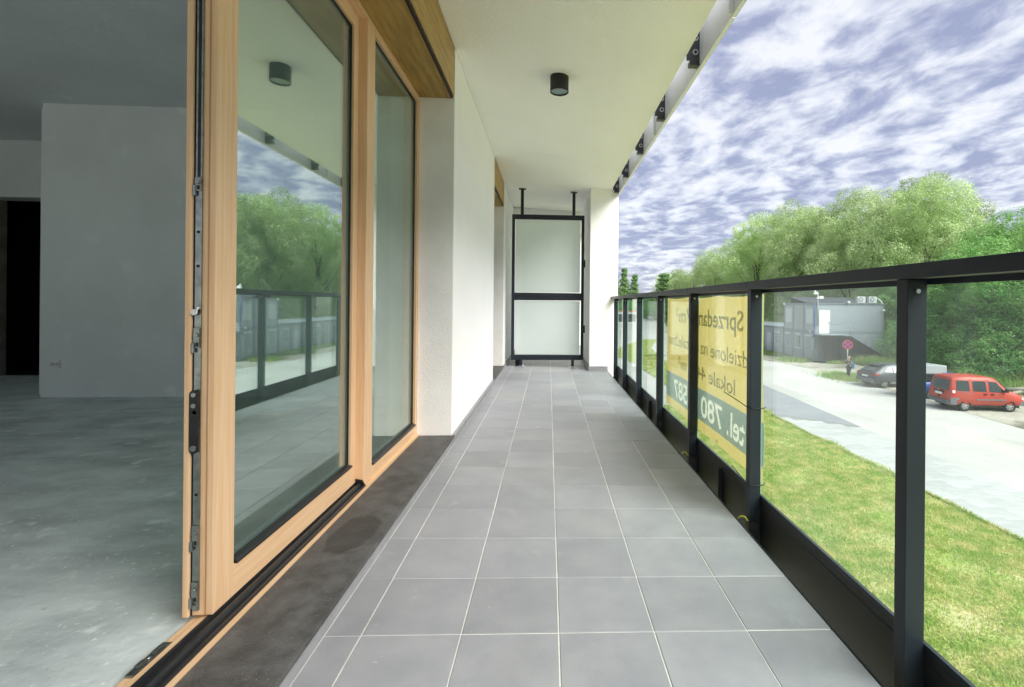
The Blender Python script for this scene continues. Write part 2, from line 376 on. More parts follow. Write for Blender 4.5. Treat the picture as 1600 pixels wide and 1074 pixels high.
def obj(name, bm, m, parent=None, off=None, label=None, cat=None, group=None, kind=None, fix=True):
    if fix: bmesh.ops.recalc_face_normals(bm, faces=bm.faces)
    if off is None and parent is not None and parent.get('_w'): off = tuple(parent['_w'])
    if off: bmesh.ops.translate(bm, verts=bm.verts, vec=(-off[0], -off[1], -off[2]))
    me = bpy.data.meshes.new(name); bm.to_mesh(me); bm.free()
    for mm in (m if isinstance(m, (list, tuple)) else [m]): me.materials.append(mm)
    o = bpy.data.objects.new(name, me); COL.objects.link(o)
    if parent is not None: o.parent = parent
    if parent is not None and parent.get('_w'): o['_w'] = (0.0, 0.0, 0.0) if False else tuple(parent['_w'])
    setp(o, label, cat, group, kind)
    return o
def setp(o, label=None, cat=None, group=None, kind=None):
    if label: o['label'] = label
    if cat: o['category'] = cat
    if group: o['group'] = group
    if kind: o['kind'] = kind
def thing(name, loc, label=None, cat=None, group=None, kind=None, rz=0, world=True):
    """Empty at the thing's base. world=True: parts are given in world coordinates"""
    o = bpy.data.objects.new(name, None); COL.objects.link(o); o.location = loc; o.rotation_euler = (0, 0, rz)
    o.empty_display_size = .1
    if world: o['_w'] = tuple(float(c) for c in loc)
    setp(o, label, cat, group, kind); return o
def boxo(name, m, parent, *b, bevel=0, label=None, **kw):
    bm = new_bm(); add_box(bm, *b, bevel=bevel); return obj(name, bm, m, parent, label=label, **kw)
def kids(o): return [c for c in ALLK.get(o.name, [])]
def copy_tree(o, parent=None):
    c = o.copy(); COL.objects.link(c)
    if parent is not None: c.parent = parent; c.matrix_parent_inverse = o.matrix_parent_inverse.copy()
    for ch in [x for x in o.children]: copy_tree(ch, c)
    return c
def instance(src, name, parent, loc, rz=0, scale=None):
    c = src.copy(); c.name = name; COL.objects.link(c); c.parent = parent; c.location = loc; c.rotation_euler = (0, 0, rz)
    if scale: c.scale = scale
    return c
def mesh_np(name, verts, faces_n, m, parent=None, smooth=False):
    """verts (F*k,3) with k verts per face"""
    F = len(verts) // faces_n
    me = bpy.data.meshes.new(name)
    me.vertices.add(len(verts)); me.vertices.foreach_set('co', verts.astype(np.float32).ravel())
    me.loops.add(len(verts)); me.loops.foreach_set('vertex_index', np.arange(len(verts), dtype=np.int32))
    me.polygons.add(F); me.polygons.foreach_set('loop_start', np.arange(0, len(verts), faces_n, dtype=np.int32))
    me.polygons.foreach_set('loop_total', np.full(F, faces_n, dtype=np.int32))
    me.update(calc_edges=True); me.materials.append(m)
    o = bpy.data.objects.new(name, me); COL.objects.link(o)
    if parent is not None: o.parent = parent
    return o

# ================================================================== BALCONY SHELL
def cz(x): return 2.855 - .045 * (x + .69)                      # the soffit falls a little towards the outside
# floor: grout bed with every tile its own piece; falls 2 % outwards
bm = new_bm(); add_box(bm, -.690, .915, -2.0, 12.0, -.03, -.0022)
floor = obj('balcony_floor', bm, M['grout'], kind='structure'); floor.rotation_euler = (0, .02, 0)
xs = [-.666, -.557, -.258, .041, .340, .639, .917]
for i in range(6):
    a, b = xs[i] + .0022, xs[i + 1] - .0022
    if i == 5: b = .917
    variants = []
    for q in range(3):
        bm = new_bm(); w = (b - a) / 2; h = .3 / 2 - .0021 - q * .0002
        vs = [(-w, -h, -.008), (w, -h, -.008), (w, h, -.008), (-w, h, -.008)]
        B = [bm.verts.new(p) for p in vs]
        T0 = [bm.verts.new((p[0], p[1], -.0010)) for p in vs]
        T1 = [bm.verts.new((p[0] * (1 - .0012 / w), p[1] * (1 - .0012 / h), 0)) for p in vs]
        for k in range(4):
            bm.faces.new((B[k], B[(k + 1) % 4], T0[(k + 1) % 4], T0[k])); bm.faces.new((T0[k], T0[(k + 1) % 4], T1[(k + 1) % 4], T1[k]))
        bm.faces.new(T1)
        me = bpy.data.meshes.new('tile'); bmesh.ops.recalc_face_normals(bm, faces=bm.faces); bm.to_mesh(me); bm.free()
        me.materials.append(M['tile']); variants.append(me)
    for j in range(-8, 35):
        t = bpy.data.objects.new('tile', variants[random.randrange(3)]); COL.objects.link(t); t.parent = floor
        t.location = ((a + b) / 2 + random.uniform(-.0005, .0005), 1.63 + .3 * j + random.uniform(-.0005, .0005), random.uniform(0, .0007))
        t.rotation_euler = (random.uniform(-.0008, .0008), random.uniform(-.0012, .0012), 0 if random.random() < .5 else math.pi)
# metal drip edge at the outer side
boxo('edge_trim', M['black'], floor, .9172, .9225, -2, 12, -.05, .004)
# dark stone sill under the window and the tiled skirting along the wall
sk = obj('skirting', (lambda b: (add_box(b, -.6900, -.6675, -2.0, 3.5, -.02, .042), add_box(b, -.6900, -.6675, 3.505, 6.03, -.02, .062),
                                 add_box(b, -.6900, -.6675, 6.035, 7.345, -.02, .042), add_box(b, -.6900, -.6675, 7.35, 12, -.02, .062), b)[-1])(new_bm()),
         M['skirt'], label='grey tiled skirting at the foot of the facade wall', cat='skirting')
sill = obj('window_sill', (lambda b: (add_box(b, -.9215, -.6735, -.95, 3.498, .030, .060, bevel=.002), b)[-1])(new_bm()), M['stone'],
           label='dark stone sill slab with damp stains under the big timber window', cat='sill')
sill2 = obj('window_sill', (lambda b: (add_box(b, -.9215, -.6735, 6.034, 7.348, .030, .060, bevel=.002), b)[-1])(new_bm()), M['stone'],
            label='dark stone sill slab in the far wall recess near the screen', cat='sill')

# slab, ceiling
bm = new_bm()
def ceil_piece(y0, y1):
    x0, x1 = -.69, .956
    vs = [(x0, cz(x0)), (x1, cz(x1)), (x1, 3.08), (x0, 3.08)]
    add_prism(bm, vs, 'y', y0, y1)
ceil_piece(-2.0, 5.799); ceil_piece(5.8022, 12.0); add_box(bm, -.68, .94, 5.79, 5.81, 2.9, 3.07)
ceil = obj('ceiling', bm, M['ceiling'], kind='structure')
bm = new_bm(); add_box(bm, -.69, .905, -2, 12, -.30, -.034); obj('balcony_slab', bm, M['stucco'], kind='structure')

# facade wall: pieces between the window recesses, one thing (the wall), reveals in rough render
bm = new_bm()
add_box(bm, -1.14, -.69, 3.50, 6.03, .0625, 2.852)
add_box(bm, -1.14, -.69, 7.35, 12.0, .0625, 2.82)
add_box(bm, -1.14, -.69, -2.0, -.95, .0625, 2.852)
add_box(bm, -1.14, -.6925, 3.50, 6.03, -.30, .0620); add_box(bm, -1.14, -.6925, 7.35, 12.0, -.30, .0620)
wall = obj('facade_wall', bm, M['stucco'], label='white rendered house wall along the left side of the balcony', cat='wall')
bm = new_bm()
add_box(bm, -.9375, -.6935, 3.4965, 3.4995, .0615, 2.4925)
add_box(bm, -.9375, -.6935, 7.3465, 7.3495, .0615, 2.4925)
obj('reveal', bm, M['stucco_rough'], wall)
bm = new_bm(); add_box(bm, -1.14, -.9375, -.95, 3.4965, 2.5, 2.85); add_box(bm, -1.14, -.9375, 6.03, 7.35, 2.5, 2.85)
add_box(bm, -.9375, -.70, -.95, 3.4965, 2.52, 2.85); add_box(bm, -.9375, -.70, 6.03, 7.35, 2.52, 2.85)
obj('lintel_core', bm, M['stucco'], wall)

# oak clad lintels (shutter boxes)
def lintel(y0, y1, label):
    t = thing('lintel_cladding', (-.69, y0, 2.49), label, 'cladding')
    boxo('soffit_board', M['oak'], t, -.9365, -.7145, y0, y1, 2.4935, 2.5115)
    bm = new_bm(); add_prism(bm, [(-.7005, 2.5135), (-.6925, 2.5055), (-.6925, 2.852), (-.7005, 2.852)], 'y', y0, y1)
    obj('front_board', bm, M['oak'], t)
    bm = new_bm(); add_box(bm, -.7135, -.7095, y0, y1 - .003, 2.4905, 2.508); add_box(bm, -.7060, -.7020, y0, y1 - .003, 2.4925, 2.510)
    obj('shutter_slot', bm, mat('dark_brown_slot', (.035, .014, .010), .4), t)
lintel(-.95, 3.4955, 'oak veneered lintel box over the big timber window')
lintel(6.033, 7.3455, 'oak veneered lintel box over the far recess')

# pilaster at the far right, its skirting
pil = thing('pilaster', (.85, 8, 0), 'white rendered pillar at the outer far end of the balcony', 'pillar')
bm = new_bm(); add_box(bm, .632, 1.062, 7.305, 8.95, -.35, 2.774); add_box(bm, .633, .95, 7.306, 8.949, 2.770, 2.84)
obj('shaft', bm, M['stucco'], pil)
bm = new_bm(); add_box(bm, .618, .632, 7.292, 8.95, -.02, .062); add_box(bm, .6325, .917, 7.292, 7.3045, -.03, .060)
obj('skirting', bm, M['skirt'], pil)
# far balcony of the neighbour: cross beam and end wall
boxo('cross_beam', M['stucco'], None, -.688, .94, 9.2, 9.5, 2.62, 2.84, label='white beam across the ceiling behind the glass screen', cat='beam')
boxo('end_wall', M['stucco'], None, -.69, 1.06, 12.0, 12.2, -.3, 2.84, label='white end wall far behind the frosted glass screen', cat='wall')
boxo('rear_wall', M['stucco'], None, -.69, 1.06, -2.2, -2.0, -.3, 2.85, label='white wall closing the balcony behind the viewer', cat='wall')

# ================================================================== UPPER BALCONY EDGE: fascia panels and brackets
for k, (a, b) in enumerate(((-1.30, .716), (.722, 2.728), (2.734, 4.740), (4.746, 6.75), (6.756, 7.72), )):
    t = thing('fascia_panel', (1.06, a, 2.70), ['pale fascia panel of the upper balcony, farthest behind the viewer', 'pale fascia panel of the upper balcony, above the nearest railing bay',
              'pale fascia panel of the upper balcony, nearest full one in view', 'pale fascia panel of the upper balcony, between its two visible joints and the short one', 'short pale fascia panel of the upper balcony over the far pillar'][k], 'fascia panel',
              group='fascia panels under the balcony above')
    bm = new_bm(); add_box(bm, 1.056, 1.062, a, b, 2.706, 3.12); obj('sheet', bm, M['fascia'], t)
    bm = new_bm(); add_box(bm, 1.050, 1.074, a, b, 2.700, 2.7055); add_box(bm, 1.0735, 1.076, a, b, 2.70, 2.72); obj('bottom_lip', bm, M['fascia'], t)
    bm = new_bm(); add_box(bm, 1.030, 1.0555, b - .022, b - .002, 2.7075, 3.12); obj('end_flange', bm, M['fascia'], t)
bw = ['first', 'second', 'third', 'fourth', 'fifth', 'sixth', 'seventh']
br0 = None
for k, y in enumerate((1.32, 2.32, 3.32, 4.326, 5.32, 6.322, 7.19)):
    if br0 is None:
        t = thing('fixing_bracket', (.97, y, 2.76), None, 'bracket', group='dark brackets fixing the upper railing', world=False)
        bm = new_bm(); add_box(bm, -.012, .082, 0, .010, -.012, .36, bevel=.002); obj('plate', bm, M['bracket'], t)
        bm = new_bm(); add_box(bm, .012, .080, -.0, .055, -.045, -.0125, bevel=.003); obj('foot', bm, M['bracket'], t)
        for z in (.045, .145):
            bm = new_bm(); add_cyl(bm, (.050, .002, z), (.050, -.004, z), .020, seg=20); w_ = obj('washer', bm, M['steel'], t)
            bm = new_bm(); add_cyl(bm, (.050, -.0041, z), (.050, -.009, z), .012, seg=6); obj('bolt', bm, M['gasket'], w_)
        br0 = t
    else:
        t = copy_tree(br0); t.location = (.97, y, 2.76)
    t['label'] = ['dark bolted bracket under the upper balcony, out of view above', 'dark bolted bracket under the upper balcony, above the top edge of the view',
                  'largest and nearest visible dark bolted bracket at the ceiling edge', 'second visible dark bolted bracket along the ceiling edge',
                  'middle one of the five visible dark brackets at the ceiling edge', 'last but one dark bracket before the far pillar',
                  'smallest dark bracket touching the top of the far pillar'][k]

# ================================================================== CEILING LAMP
t = thing('ceiling_lamp', (.07, 3.80, 2.70), 'black cylindrical spotlight on the balcony ceiling', 'lamp')
bm = new_bm(); add_cyl(bm, (.07, 3.80, cz(.07) + .004), (.07, 3.80, 2.700), .0735, seg=48, cap=False)
add_cyl(bm, (.07, 3.80, 2.700), (.07, 3.80, 2.712), .0665, seg=48, cap=False)
# rim ring
ring = [(.0735, 2.700), (.0665, 2.700)]
vo = []; seg = 48
for i in range(seg):
    a = 2 * math.pi * i / seg
    vo.append([bm.verts.new((.07 + r * math.cos(a), 3.80 + r * math.sin(a), z - .0003)) for r, z in ring])
for i in range(seg): bm.faces.new((vo[i][0], vo[(i + 1) % seg][0], vo[(i + 1) % seg][1], vo[i][1]))
obj('housing', bm, mat('black_lamp_housing', (.016, .016, .017), .5, .4), t)
bm = new_bm(); add_cyl(bm, (.07, 3.80, 2.7125), (.07, 3.80, 2.708), .0662, seg=48); obj('diffuser', bm, M['lens'], t)

# ================================================================== BIG TIMBER WINDOW
t = win = thing('timber_window', (-.985, 1.3, .06), 'large pine framed sliding window standing open towards the room', 'window')
# fixed outer frame
bm = new_bm()
add_box(bm, -1.035, -.9380, 2.515, 2.6235, .0755, 2.4930, bevel=.004); obj('mullion', bm, M['pine'], t)
bm = new_bm(); add_box(bm, -1.035, -.9380, 3.455, 3.4955, .0620, 2.4930, bevel=.003); obj('frame_jamb', bm, M['pine'], t)
bm = new_bm(); add_box(bm, -1.035, -.9385, -.948, -.87, .0620, 2.4930, bevel=.003); obj('frame_jamb', bm, M['pine'], t)
bm = new_bm(); add_box(bm, -1.035, -.9375, 2.6240, 3.4545, .0620, .142, bevel=.003); obj('bottom_rail', bm, M['pine_y'], t)
bm = new_bm(); add_box(bm, -1.035, -.9385, -.868, 2.5145, 2.4700, 2.4932); add_box(bm, -1.035, -.9375, 2.6240, 3.4545, 2.448, 2.4932, bevel=.003); obj('frame_head', bm, M['pine_y'], t)
def pane(par, x, y0, y1, z0, z1, label=None):
    g = boxo('glass_pane', M['window'], par, x - .003, x + .003, y0, y1, z0, z1)
    g2 = boxo('glass_pane', M['window2'], par, x - .027, x - .023, y0, y1, z0, z1)
    bm = new_bm(); s = .020
    add_box(bm, x - .0225, x - .0035, y0, y0 + s, z0, z1); add_box(bm, x - .0225, x - .0035, y1 - s, y1, z0, z1)
    add_box(bm, x - .0225, x - .0035, y0 + s, y1 - s, z0, z0 + s); add_box(bm, x - .0225, x - .0035, y0 + s, y1 - s, z1 - s, z1)
    obj('spacer', bm, M['spacer'], par)
    bm = new_bm(); q = .006
    add_box(bm, x + .0035, x + .011, y0 - .001, y0 + q, z0, z1); add_box(bm, x + .0035, x + .011, y1 - q, y1 + .001, z0, z1)
    add_box(bm, x + .0035, x + .011, y0 + q, y1 - q, z1 - q, z1); obj('seal', bm, M['gasket'], par)
M['window2'] = glass_mat('inner_window_glass', .10, (.88, .94, .91), (.95, 1, .97))
pane(t, -.966, 2.6245, 3.4540, .1425, 2.4475)
bm = new_bm(); add_prism(bm, [(-.9615, .1425), (-.9320, .1425), (-.9320, .1480), (-.9385, .1545), (-.9615, .162)], 'y', 2.632, 3.456); obj('weather_bar', bm, M['alu'], t)
# sash
s = boxo('sash', M['pine'], t, -1.0400, -.9800, 1.4700, 1.5650, .0930, 2.4690, bevel=.003)
s.name = 'sash_stile'
boxo('sash_stile', M['pine'], t, -1.0400, -.9800, 2.4530, 2.5130, .0930, 2.4690, bevel=.003)
boxo('sash_rail', M['pine_y'], t, -1.0390, -.9806, 1.5655, 2.4525, .0930, .1900, bevel=.002)
boxo('sash_rail', M['pine_y'], t, -1.0390, -.9806, 1.5655, 2.4525, 2.4000, 2.4690, bevel=.002)
boxo('sash_lip', M['pine'], t, -1.0580, -1.0405, 1.4580, 1.4930, .0935, 2.4690, bevel=.003)          # rebate edge on the room side
pane(t, -1.003, 1.5655, 2.4525, .1905, 2.3995)
bm = new_bm(); add_prism(bm, [(-.9985, .1905), (-.9735, .1905), (-.9735, .1960), (-.9800, .2015), (-.9985, .207)], 'y', 1.572, 2.458); obj('weather_bar', bm, M['alu'], t)
# rebate groove's shade painted as a darker pine strip on stile edge, seal strip
boxo('groove_shade_strip', mat('pine_shadow_groove', (.42, .25, .12), .6), t, -1.0010, -.9975, 1.4685, 1.4705, .0940, 2.4685)
boxo('edge_seal', M['gasket'], t, -1.0395, -1.0370, 1.4655, 1.4705, .0940, 2.4685)
# espagnolette strip with its fittings
hw = thing('lock_fitting', (-1.03, 1.4695, .1), None); hw.parent = win; hw.location = tuple(Vector((-1.03, 1.4695, .1)) - Vector(win['_w']))
hw['_w'] = (-1.03, 1.4695, .1)
boxo('strip', M['zinc'], hw, -1.0345, -1.0165, 1.4650, 1.4697, .110, 2.440)
boxo('strip_slot', M['gasket'], hw, -1.0290, -1.0215, 1.4640, 1.4652, 1.36, 2.40)
for z in (.135, .30, .88, .655, 1.34, 1.95):
    h = .075 if z < 1 else .05
    bm = new_bm(); add_box(bm, -1.0345, -1.0165, 1.4600, 1.4647, z, z + h * .8, bevel=.0015)
    add_box(bm, -1.0375, -1.0300, 1.4565, 1.4599, z - .014, z + .016, bevel=.001)
    add_cyl(bm, (-1.0262, 1.4600, z + h * .5), (-1.0262, 1.4560, z + h * .5), .0058, seg=16)
    obj('keeper', bm, M['zinc'], hw)
    boxo('slot', M['gasket'], hw, -1.0270, -1.0200, 1.4590, 1.4599, z + .004, z + .016)
bm = new_bm(); add_cyl(bm, (-1.030, 1.4600, .985), (-1.030, 1.4540, .985), .0085, seg=18); add_tube(bm, [(-1.030, 1.457, .985), (-1.022, 1.455, .991), (-1.017, 1.455, 1.000)], .0028); obj('catch', bm, M['whiteplastic'], hw)
bm = new_bm()
poly = []
for i in range(9): a = math.pi * i / 8; poly.append((-1.0290 + .0125 * math.cos(a), .745 + .0125 * math.sin(a)))
for i in range(9): a = math.pi + math.pi * i / 8; poly.append((-1.0290 + .0125 * math.cos(a), .585 + .0125 * math.sin(a)))
add_prism(bm, poly, 'y', 1.4560, 1.4649); obj('lever_cover', bm, M['plastic'], hw)
for z in (.744, .712, .588):
    bm = new_bm(); add_cyl(bm, (-1.0290, 1.4560, z), (-1.0290, 1.4535, z), .0065 if z > .6 else .0085, seg=14); obj('screw', bm, M['zinc'], hw)
for z in (.45, .53, .80, 1.12, 1.22, 1.5, 1.62, 1.80, 2.1, 2.25):
    bm = new_bm(); add_cyl(bm, (-1.0255, 1.4650, z), (-1.0255, 1.4635, z), .0045, seg=12); obj('screw', bm, M['gasket'] if z > 1 or z < .5 else M['zinc'], hw)
# threshold: outer pine lip, black aluminium track, inner pine strips
boxo('threshold_lip', M['pine_y'], t, -.9372, -.9240, -.868, 3.4950, .0300, .0748)
bm = new_bm()
prof = [(-.9940, .060), (-.9275, .060), (-.9275, .0770), (-.9330, .0800), (-.9400, .0800), (-.9430, .0765), (-.9480, .0765), (-.9510, .0850), (-.9580, .0905), (-.9660, .0905),
        (-.9700, .0840), (-.9760, .0780), (-.9830, .0790), (-.9870, .0905), (-.9940, .0915)]
add_prism(bm, prof, 'y', -.868, 2.5145); obj('threshold_track', bm, M['alu'], t)
bm = new_bm(); add_prism(bm, [(-.9982, .0605), (-.9300, .0605), (-.9300, .0785), (-.9450, .1050), (-.9780, .112), (-.9782, .0925), (-.9982, .0925)], 'y', 2.5065, 2.5145); obj('track_end_cap', bm, M['plastic'], t)
boxo('threshold_strip', M['pine_y'], t, -1.0200, -.9945, -.868, 2.5145, .0300, .0835, bevel=.002)
boxo('threshold_strip', M['pine_y'], t, -1.0480, -1.0203, -.868, 2.5145, .0300, .0765, bevel=.002)
boxo('strike_plate', M['zinc'], t, -1.0460, -1.0205, 1.255, 1.375, .0768, .0835, bevel=.002)
bm = new_bm(); add_box(bm, -1.040, -1.028, 1.275, 1.30, .0838, .092, bevel=.002); add_box(bm, -1.040, -1.030, 1.325, 1.355, .0838, .090, bevel=.002)
add_cyl(bm, (-1.034, 1.312, .0838), (-1.034, 1.312, .0885), .006, seg=12); obj('strike_latch', bm, M['zinc'], t)

# window in the far recess
t = thing('timber_window', (-.99, 6.7, .06), 'pine framed window in the far recess beside the frosted screen', 'window')
bm = new_bm(); add_box(bm, -1.035, -.938, 6.033, 6.10, .062, 2.493); obj('frame_jamb', bm, M['pine'], t)
bm = new_bm(); add_box(bm, -1.035, -.938, 7.28, 7.3462, .062, 2.493); obj('frame_jamb', bm, M['pine'], t)
boxo('bottom_rail', M['pine_y'], t, -1.035, -.938, 6.101, 7.279, .062, .14); boxo('frame_head', M['pine_y'], t, -1.035, -.938, 6.101, 7.279, 2.42, 2.493)
pane(t, -.966, 6.101, 7.279, .1405, 2.4195)

# ================================================================== ROOM
def slab(name, m, *b, **kw):
    bm = new_bm(); add_box(bm, *b); return obj(name, bm, m, kind='structure', **kw)
slab('room_floor', M['screed'], -9.0, -1.0485, -3.2, 8.0, -.05, .0600)
slab('room_ceiling', M['plaster'], -9.0, -1.1405, -3.2, 8.0, 2.925, 3.08)
slab('room_wall_right', M['plaster'], -4.93, -1.141, 4.96, 5.10, .0605, 2.9245)
slab('room_wall_left', M['plaster'], -9.1, -8.95, -3.2, 8.0, .0605, 2.9245)
bm = new_bm(); add_box(bm, -8.94, -7.6, -3.2, -3.05, .0605, 2.9245); add_box(bm, -2.2, -1.15, -3.2, -3.05, .0605, 2.9245); add_box(bm, -7.6, -2.2, -3.2, -3.05, 2.55, 2.9245)
obj('room_wall_rear', bm, M['plaster'], kind='structure')          # wide unseen opening added behind the viewer to let more daylight in
bm = new_bm(); add_box(bm, -5.08, -4.928, 5.101, 8.0, .0605, 2.9245)
obj('room_wall_return', bm, M['plaster'], kind='structure')
bm = new_bm(); add_box(bm, -8.94, -6.80, 6.15, 6.40, .0605, 2.24); add_box(bm, -8.94, -5.082, 6.15, 6.40, 2.24, 2.9245)
obj('room_wall_back', bm, M['plaster'], kind='structure')
bm = new_bm(); add_box(bm, -6.799, -6.785, 6.152, 6.42, .0605, 2.238); obj('raw_reveal', bm, M['rawwall'], kind='structure')
slab('hall_wall', M['hallshade'], -8.94, -5.082, 7.9, 8.1, .0605, 2.9245)
slab('hall_ceiling', M['hallshade'], -8.94, -5.082, 6.402, 7.898, 2.30, 2.40)
slab('hall_floor', M['hallshade'], -8.94, -5.082, 6.402, 7.898, .0604, .066)
bm = new_bm(); add_box(bm, -1.139, -1.0355, -.95, 3.50, 2.4935, 2.4995); add_box(bm, -1.139, -1.0495, -3.05, -.951, .061, 2.92)
add_box(bm, -1.1395, -1.0490, 3.5005, 4.959, .061, 2.92); add_box(bm, -1.139, -1.05, -.95, 3.5, 2.86, 2.924)
obj('room_wall_window_side', bm, M['plaster'], kind='structure')
slab('upper_floor', M['stucco'], -9.1, -.691, -3.2, 12.0, 3.081, 3.40)
t = thing('wall_socket', (-4.79, 4.96, .35), 'white double socket low on the plastered room wall', 'socket')
bm = new_bm(); add_box(bm, -4.835, -4.745, 4.948, 4.9597, .345, .425, bevel=.004); obj('plate', bm, M['whiteplastic'], t)
for dx in (-.02, .024):
    bm = new_bm(); add_cyl(bm, (-4.79 + dx, 4.9478, .385), (-4.79 + dx, 4.9440, .385), .0185, seg=18); obj('outlet', bm, mat('socket_recess', (.50, .50, .49), .5), t)

# ================================================================== GLASS SCREEN
t = scr = thing('privacy_screen', (-.01, 7.65, 0), 'frosted glass privacy screen in a black metal frame across the balcony', 'screen')
X0, X1, Z0, Z1 = -.590, .562, .116, 2.432
def bx(name, *b, m='black', bevel=.003): return boxo(name, M[m], t, *b, bevel=bevel)
bx('frame_stile', X0, X0 + .046, 7.63, 7.67, Z0, Z1); bx('frame_stile', X1 - .046, X1, 7.63, 7.67, Z0, Z1)
bx('frame_rail', X0 + .0465, X1 - .0465, 7.631, 7.669, Z1 - .075, Z1); bx('frame_rail', X0 + .0465, X1 - .0465, 7.631, 7.669, 1.066, 1.188)
bx('frame_rail', X0 + .0465, X1 - .0465, 7.631, 7.669, Z0, Z0 + .082)
for z in (Z1 - .040, 1.127, Z0 + .042): bx('bead', X0 + .05, X1 - .05, 7.6255, 7.6305, z, z + .006, bevel=0)
for z0, z1 in ((Z0 + .084, 1.064), (1.190, Z1 - .077)):
    boxo('frosted_pane', M['frosted'], t, X0 + .062, X1 - .062, 7.647, 7.655, z0 + .004, z1 - .004)
for x in (-.432, .391):
    zc_ = cz(x)
    bx('ceiling_post', x - .024, x + .024, 7.632, 7.668, Z1 + .0005, zc_ - .012); bx('mounting_plate', x - .055, x + .055, 7.605, 7.695, zc_ - .0115, zc_ + .001, bevel=.001)
    zf = -.02 * x
    bx('foot', x - .022, x + .022, 7.632, 7.668, zf + .012, Z0 - .0005)
    bm = new_bm(); add_prism(bm, [(x - .055, zf + .001), (x + .055, zf + .001), (x + .030, zf + .020), (x - .030, zf + .020)], 'y', 7.60, 7.70); obj('foot_plate', bm, M['steel'], t)
for z in (.55, 1.60): bx('hinge', X1 + .0005, X1 + .022, 7.64, 7.68, z, z + .12)
boxo('drain_box', M['black'], None, -.53, -.45, 7.74, 7.82, .012, .11, bevel=.004, label='small black drain housing on the floor behind the screen', cat='drain')

# ================================================================== RAILING
rl = thing('balcony_railing', (1.0, 3.5, -.3), 'anthracite metal balcony railing with clear glass panes and flat handrail', 'railing')
PY = [-1.715, -.73, .2525, 1.235, 2.239, 3.219, 4.200, 5.180, 6.164, 7.026]       # near faces of the posts
for i, y in enumerate(PY):
    p = boxo('post', M['black'], rl, .9705, 1.0255, y, y + .042, -.24, 1.0945, bevel=.0022)
    bm = new_bm(); add_cyl(bm, (.998, y - .0002, 1.062), (.998, y - .0045, 1.062), .0062, seg=14); obj('bolt', bm, M['steel'], p)
    bm = new_bm(); add_cyl(bm, (.998, y - .0002, -.040), (.998, y - .006, -.040), .021, seg=20); add_cyl(bm, (.998, y - .0061, -.040), (.998, y - .014, -.040), .011, seg=6); obj('anchor', bm, M['bracket'], p)
joints = [-1.9, PY[0], PY[2] + .02, PY[4] + .02, PY[5] + .02, PY[6] + .02, PY[7] + .02, PY[8] + .02, 7.304]
for a, b in zip(joints[:-1], joints[1:]):
    boxo('handrail', M['black'], rl, .9550, 1.0480, a + .0008, b - .0008, 1.0950, 1.1340, bevel=.0025)
bm = new_bm(); add_box(bm, 1.0262, 1.0400, PY[0], 7.30, 1.0800, 1.0947); obj('glazing_channel', bm, M['black'], rl)
for i in range(len(PY) - 1):
    a, b = PY[i] + .021, PY[i + 1] + .021
    g = boxo('glass_pane', M['rail_glass'], rl, 1.0280, 1.0360, a + .0030, b - .0030, .104, 1.0795)
    boxo('pane_edge', M['edge'], g, 1.0280, 1.0360, a + .0015, a + .0026, .105, 1.0795); boxo('pane_edge', M['edge'], g, 1.0280, 1.0360, b - .0026, b - .0015, .105, 1.0795)
    q = boxo('kick_panel', M['blackdirt'], rl, 1.0262, 1.0300, a + .001, b - .001, -.235, .0845, bevel=0)
    boxo('panel_cap', M['black'], rl, 1.0262, 1.0400, a + .001, b - .001, .0850, .1035, bevel=.0015)
    bm = new_bm(); add_box(bm, 1.0248, 1.0260, a + .002 if False else PY[i] + .043, PY[i + 1] - .001, .0560, .0572); obj('panel_fold', bm, M['bracket'], q)
    if i in (4, 6): boxo('stiffener', M['black'], rl, 1.000, 1.0258, (a + b) / 2 - .012, (a + b) / 2 + .012, -.22, .060, bevel=.0015)
# cable ties and fixings of the banner
def tie(label, pts, m='cable', r=.0022):
    bm = new_bm(); add_tube(bm, pts, r, seg=6); obj('cable_tie', bm, M[m], label=label, cat='cable tie')
def loop(y, z, tail):
    return [(1.056, y + .02, z), (1.0375, y - .0035, z), (.998, y - .0040, z - .001), (.9675, y - .0035, z), (.9675, y + .045, z + .001)] + tail
tie('black cable tie with a long tail, at mid height on the near banner post', loop(2.239, .525, [(.955, 2.36, .540), (.940, 2.50, .556)]))
tie('black cable tie low on the near banner post', loop(2.239, .155, [(.960, 2.34, .175), (.955, 2.42, .190)]))
tie('black cable tie round the thin post at the far edge of the banner', loop(4.20, .565, [(.93, 4.30, .56), (.86, 4.25, .552)]))
tie('thin black tie end standing up from the handrail at the near edge of the banner', [(1.0, 2.262, 1.1345), (1.001, 2.27, 1.17), (.999, 2.262, 1.20), (.998, 2.29, 1.212)])
tie('thin black tie end standing up from the handrail in the middle of the banner', [(1.0, 3.24, 1.1345), (1.001, 3.245, 1.155), (.999, 3.24, 1.175)], r=.0018)
tie('yellow strap end at the foot of the post in front of the near banner edge', [(.930, 2.275, -.018), (.938, 2.255, -.001), (.950, 2.240, .003), (.962, 2.232, -.014)], 'yellow', .0045)
tie('yellow strap end at the foot of the middle banner post', [(.930, 3.27, -.018), (.938, 3.245, .002), (.950, 3.225, .006), (.962, 3.212, -.014)], 'yellow', .0045)

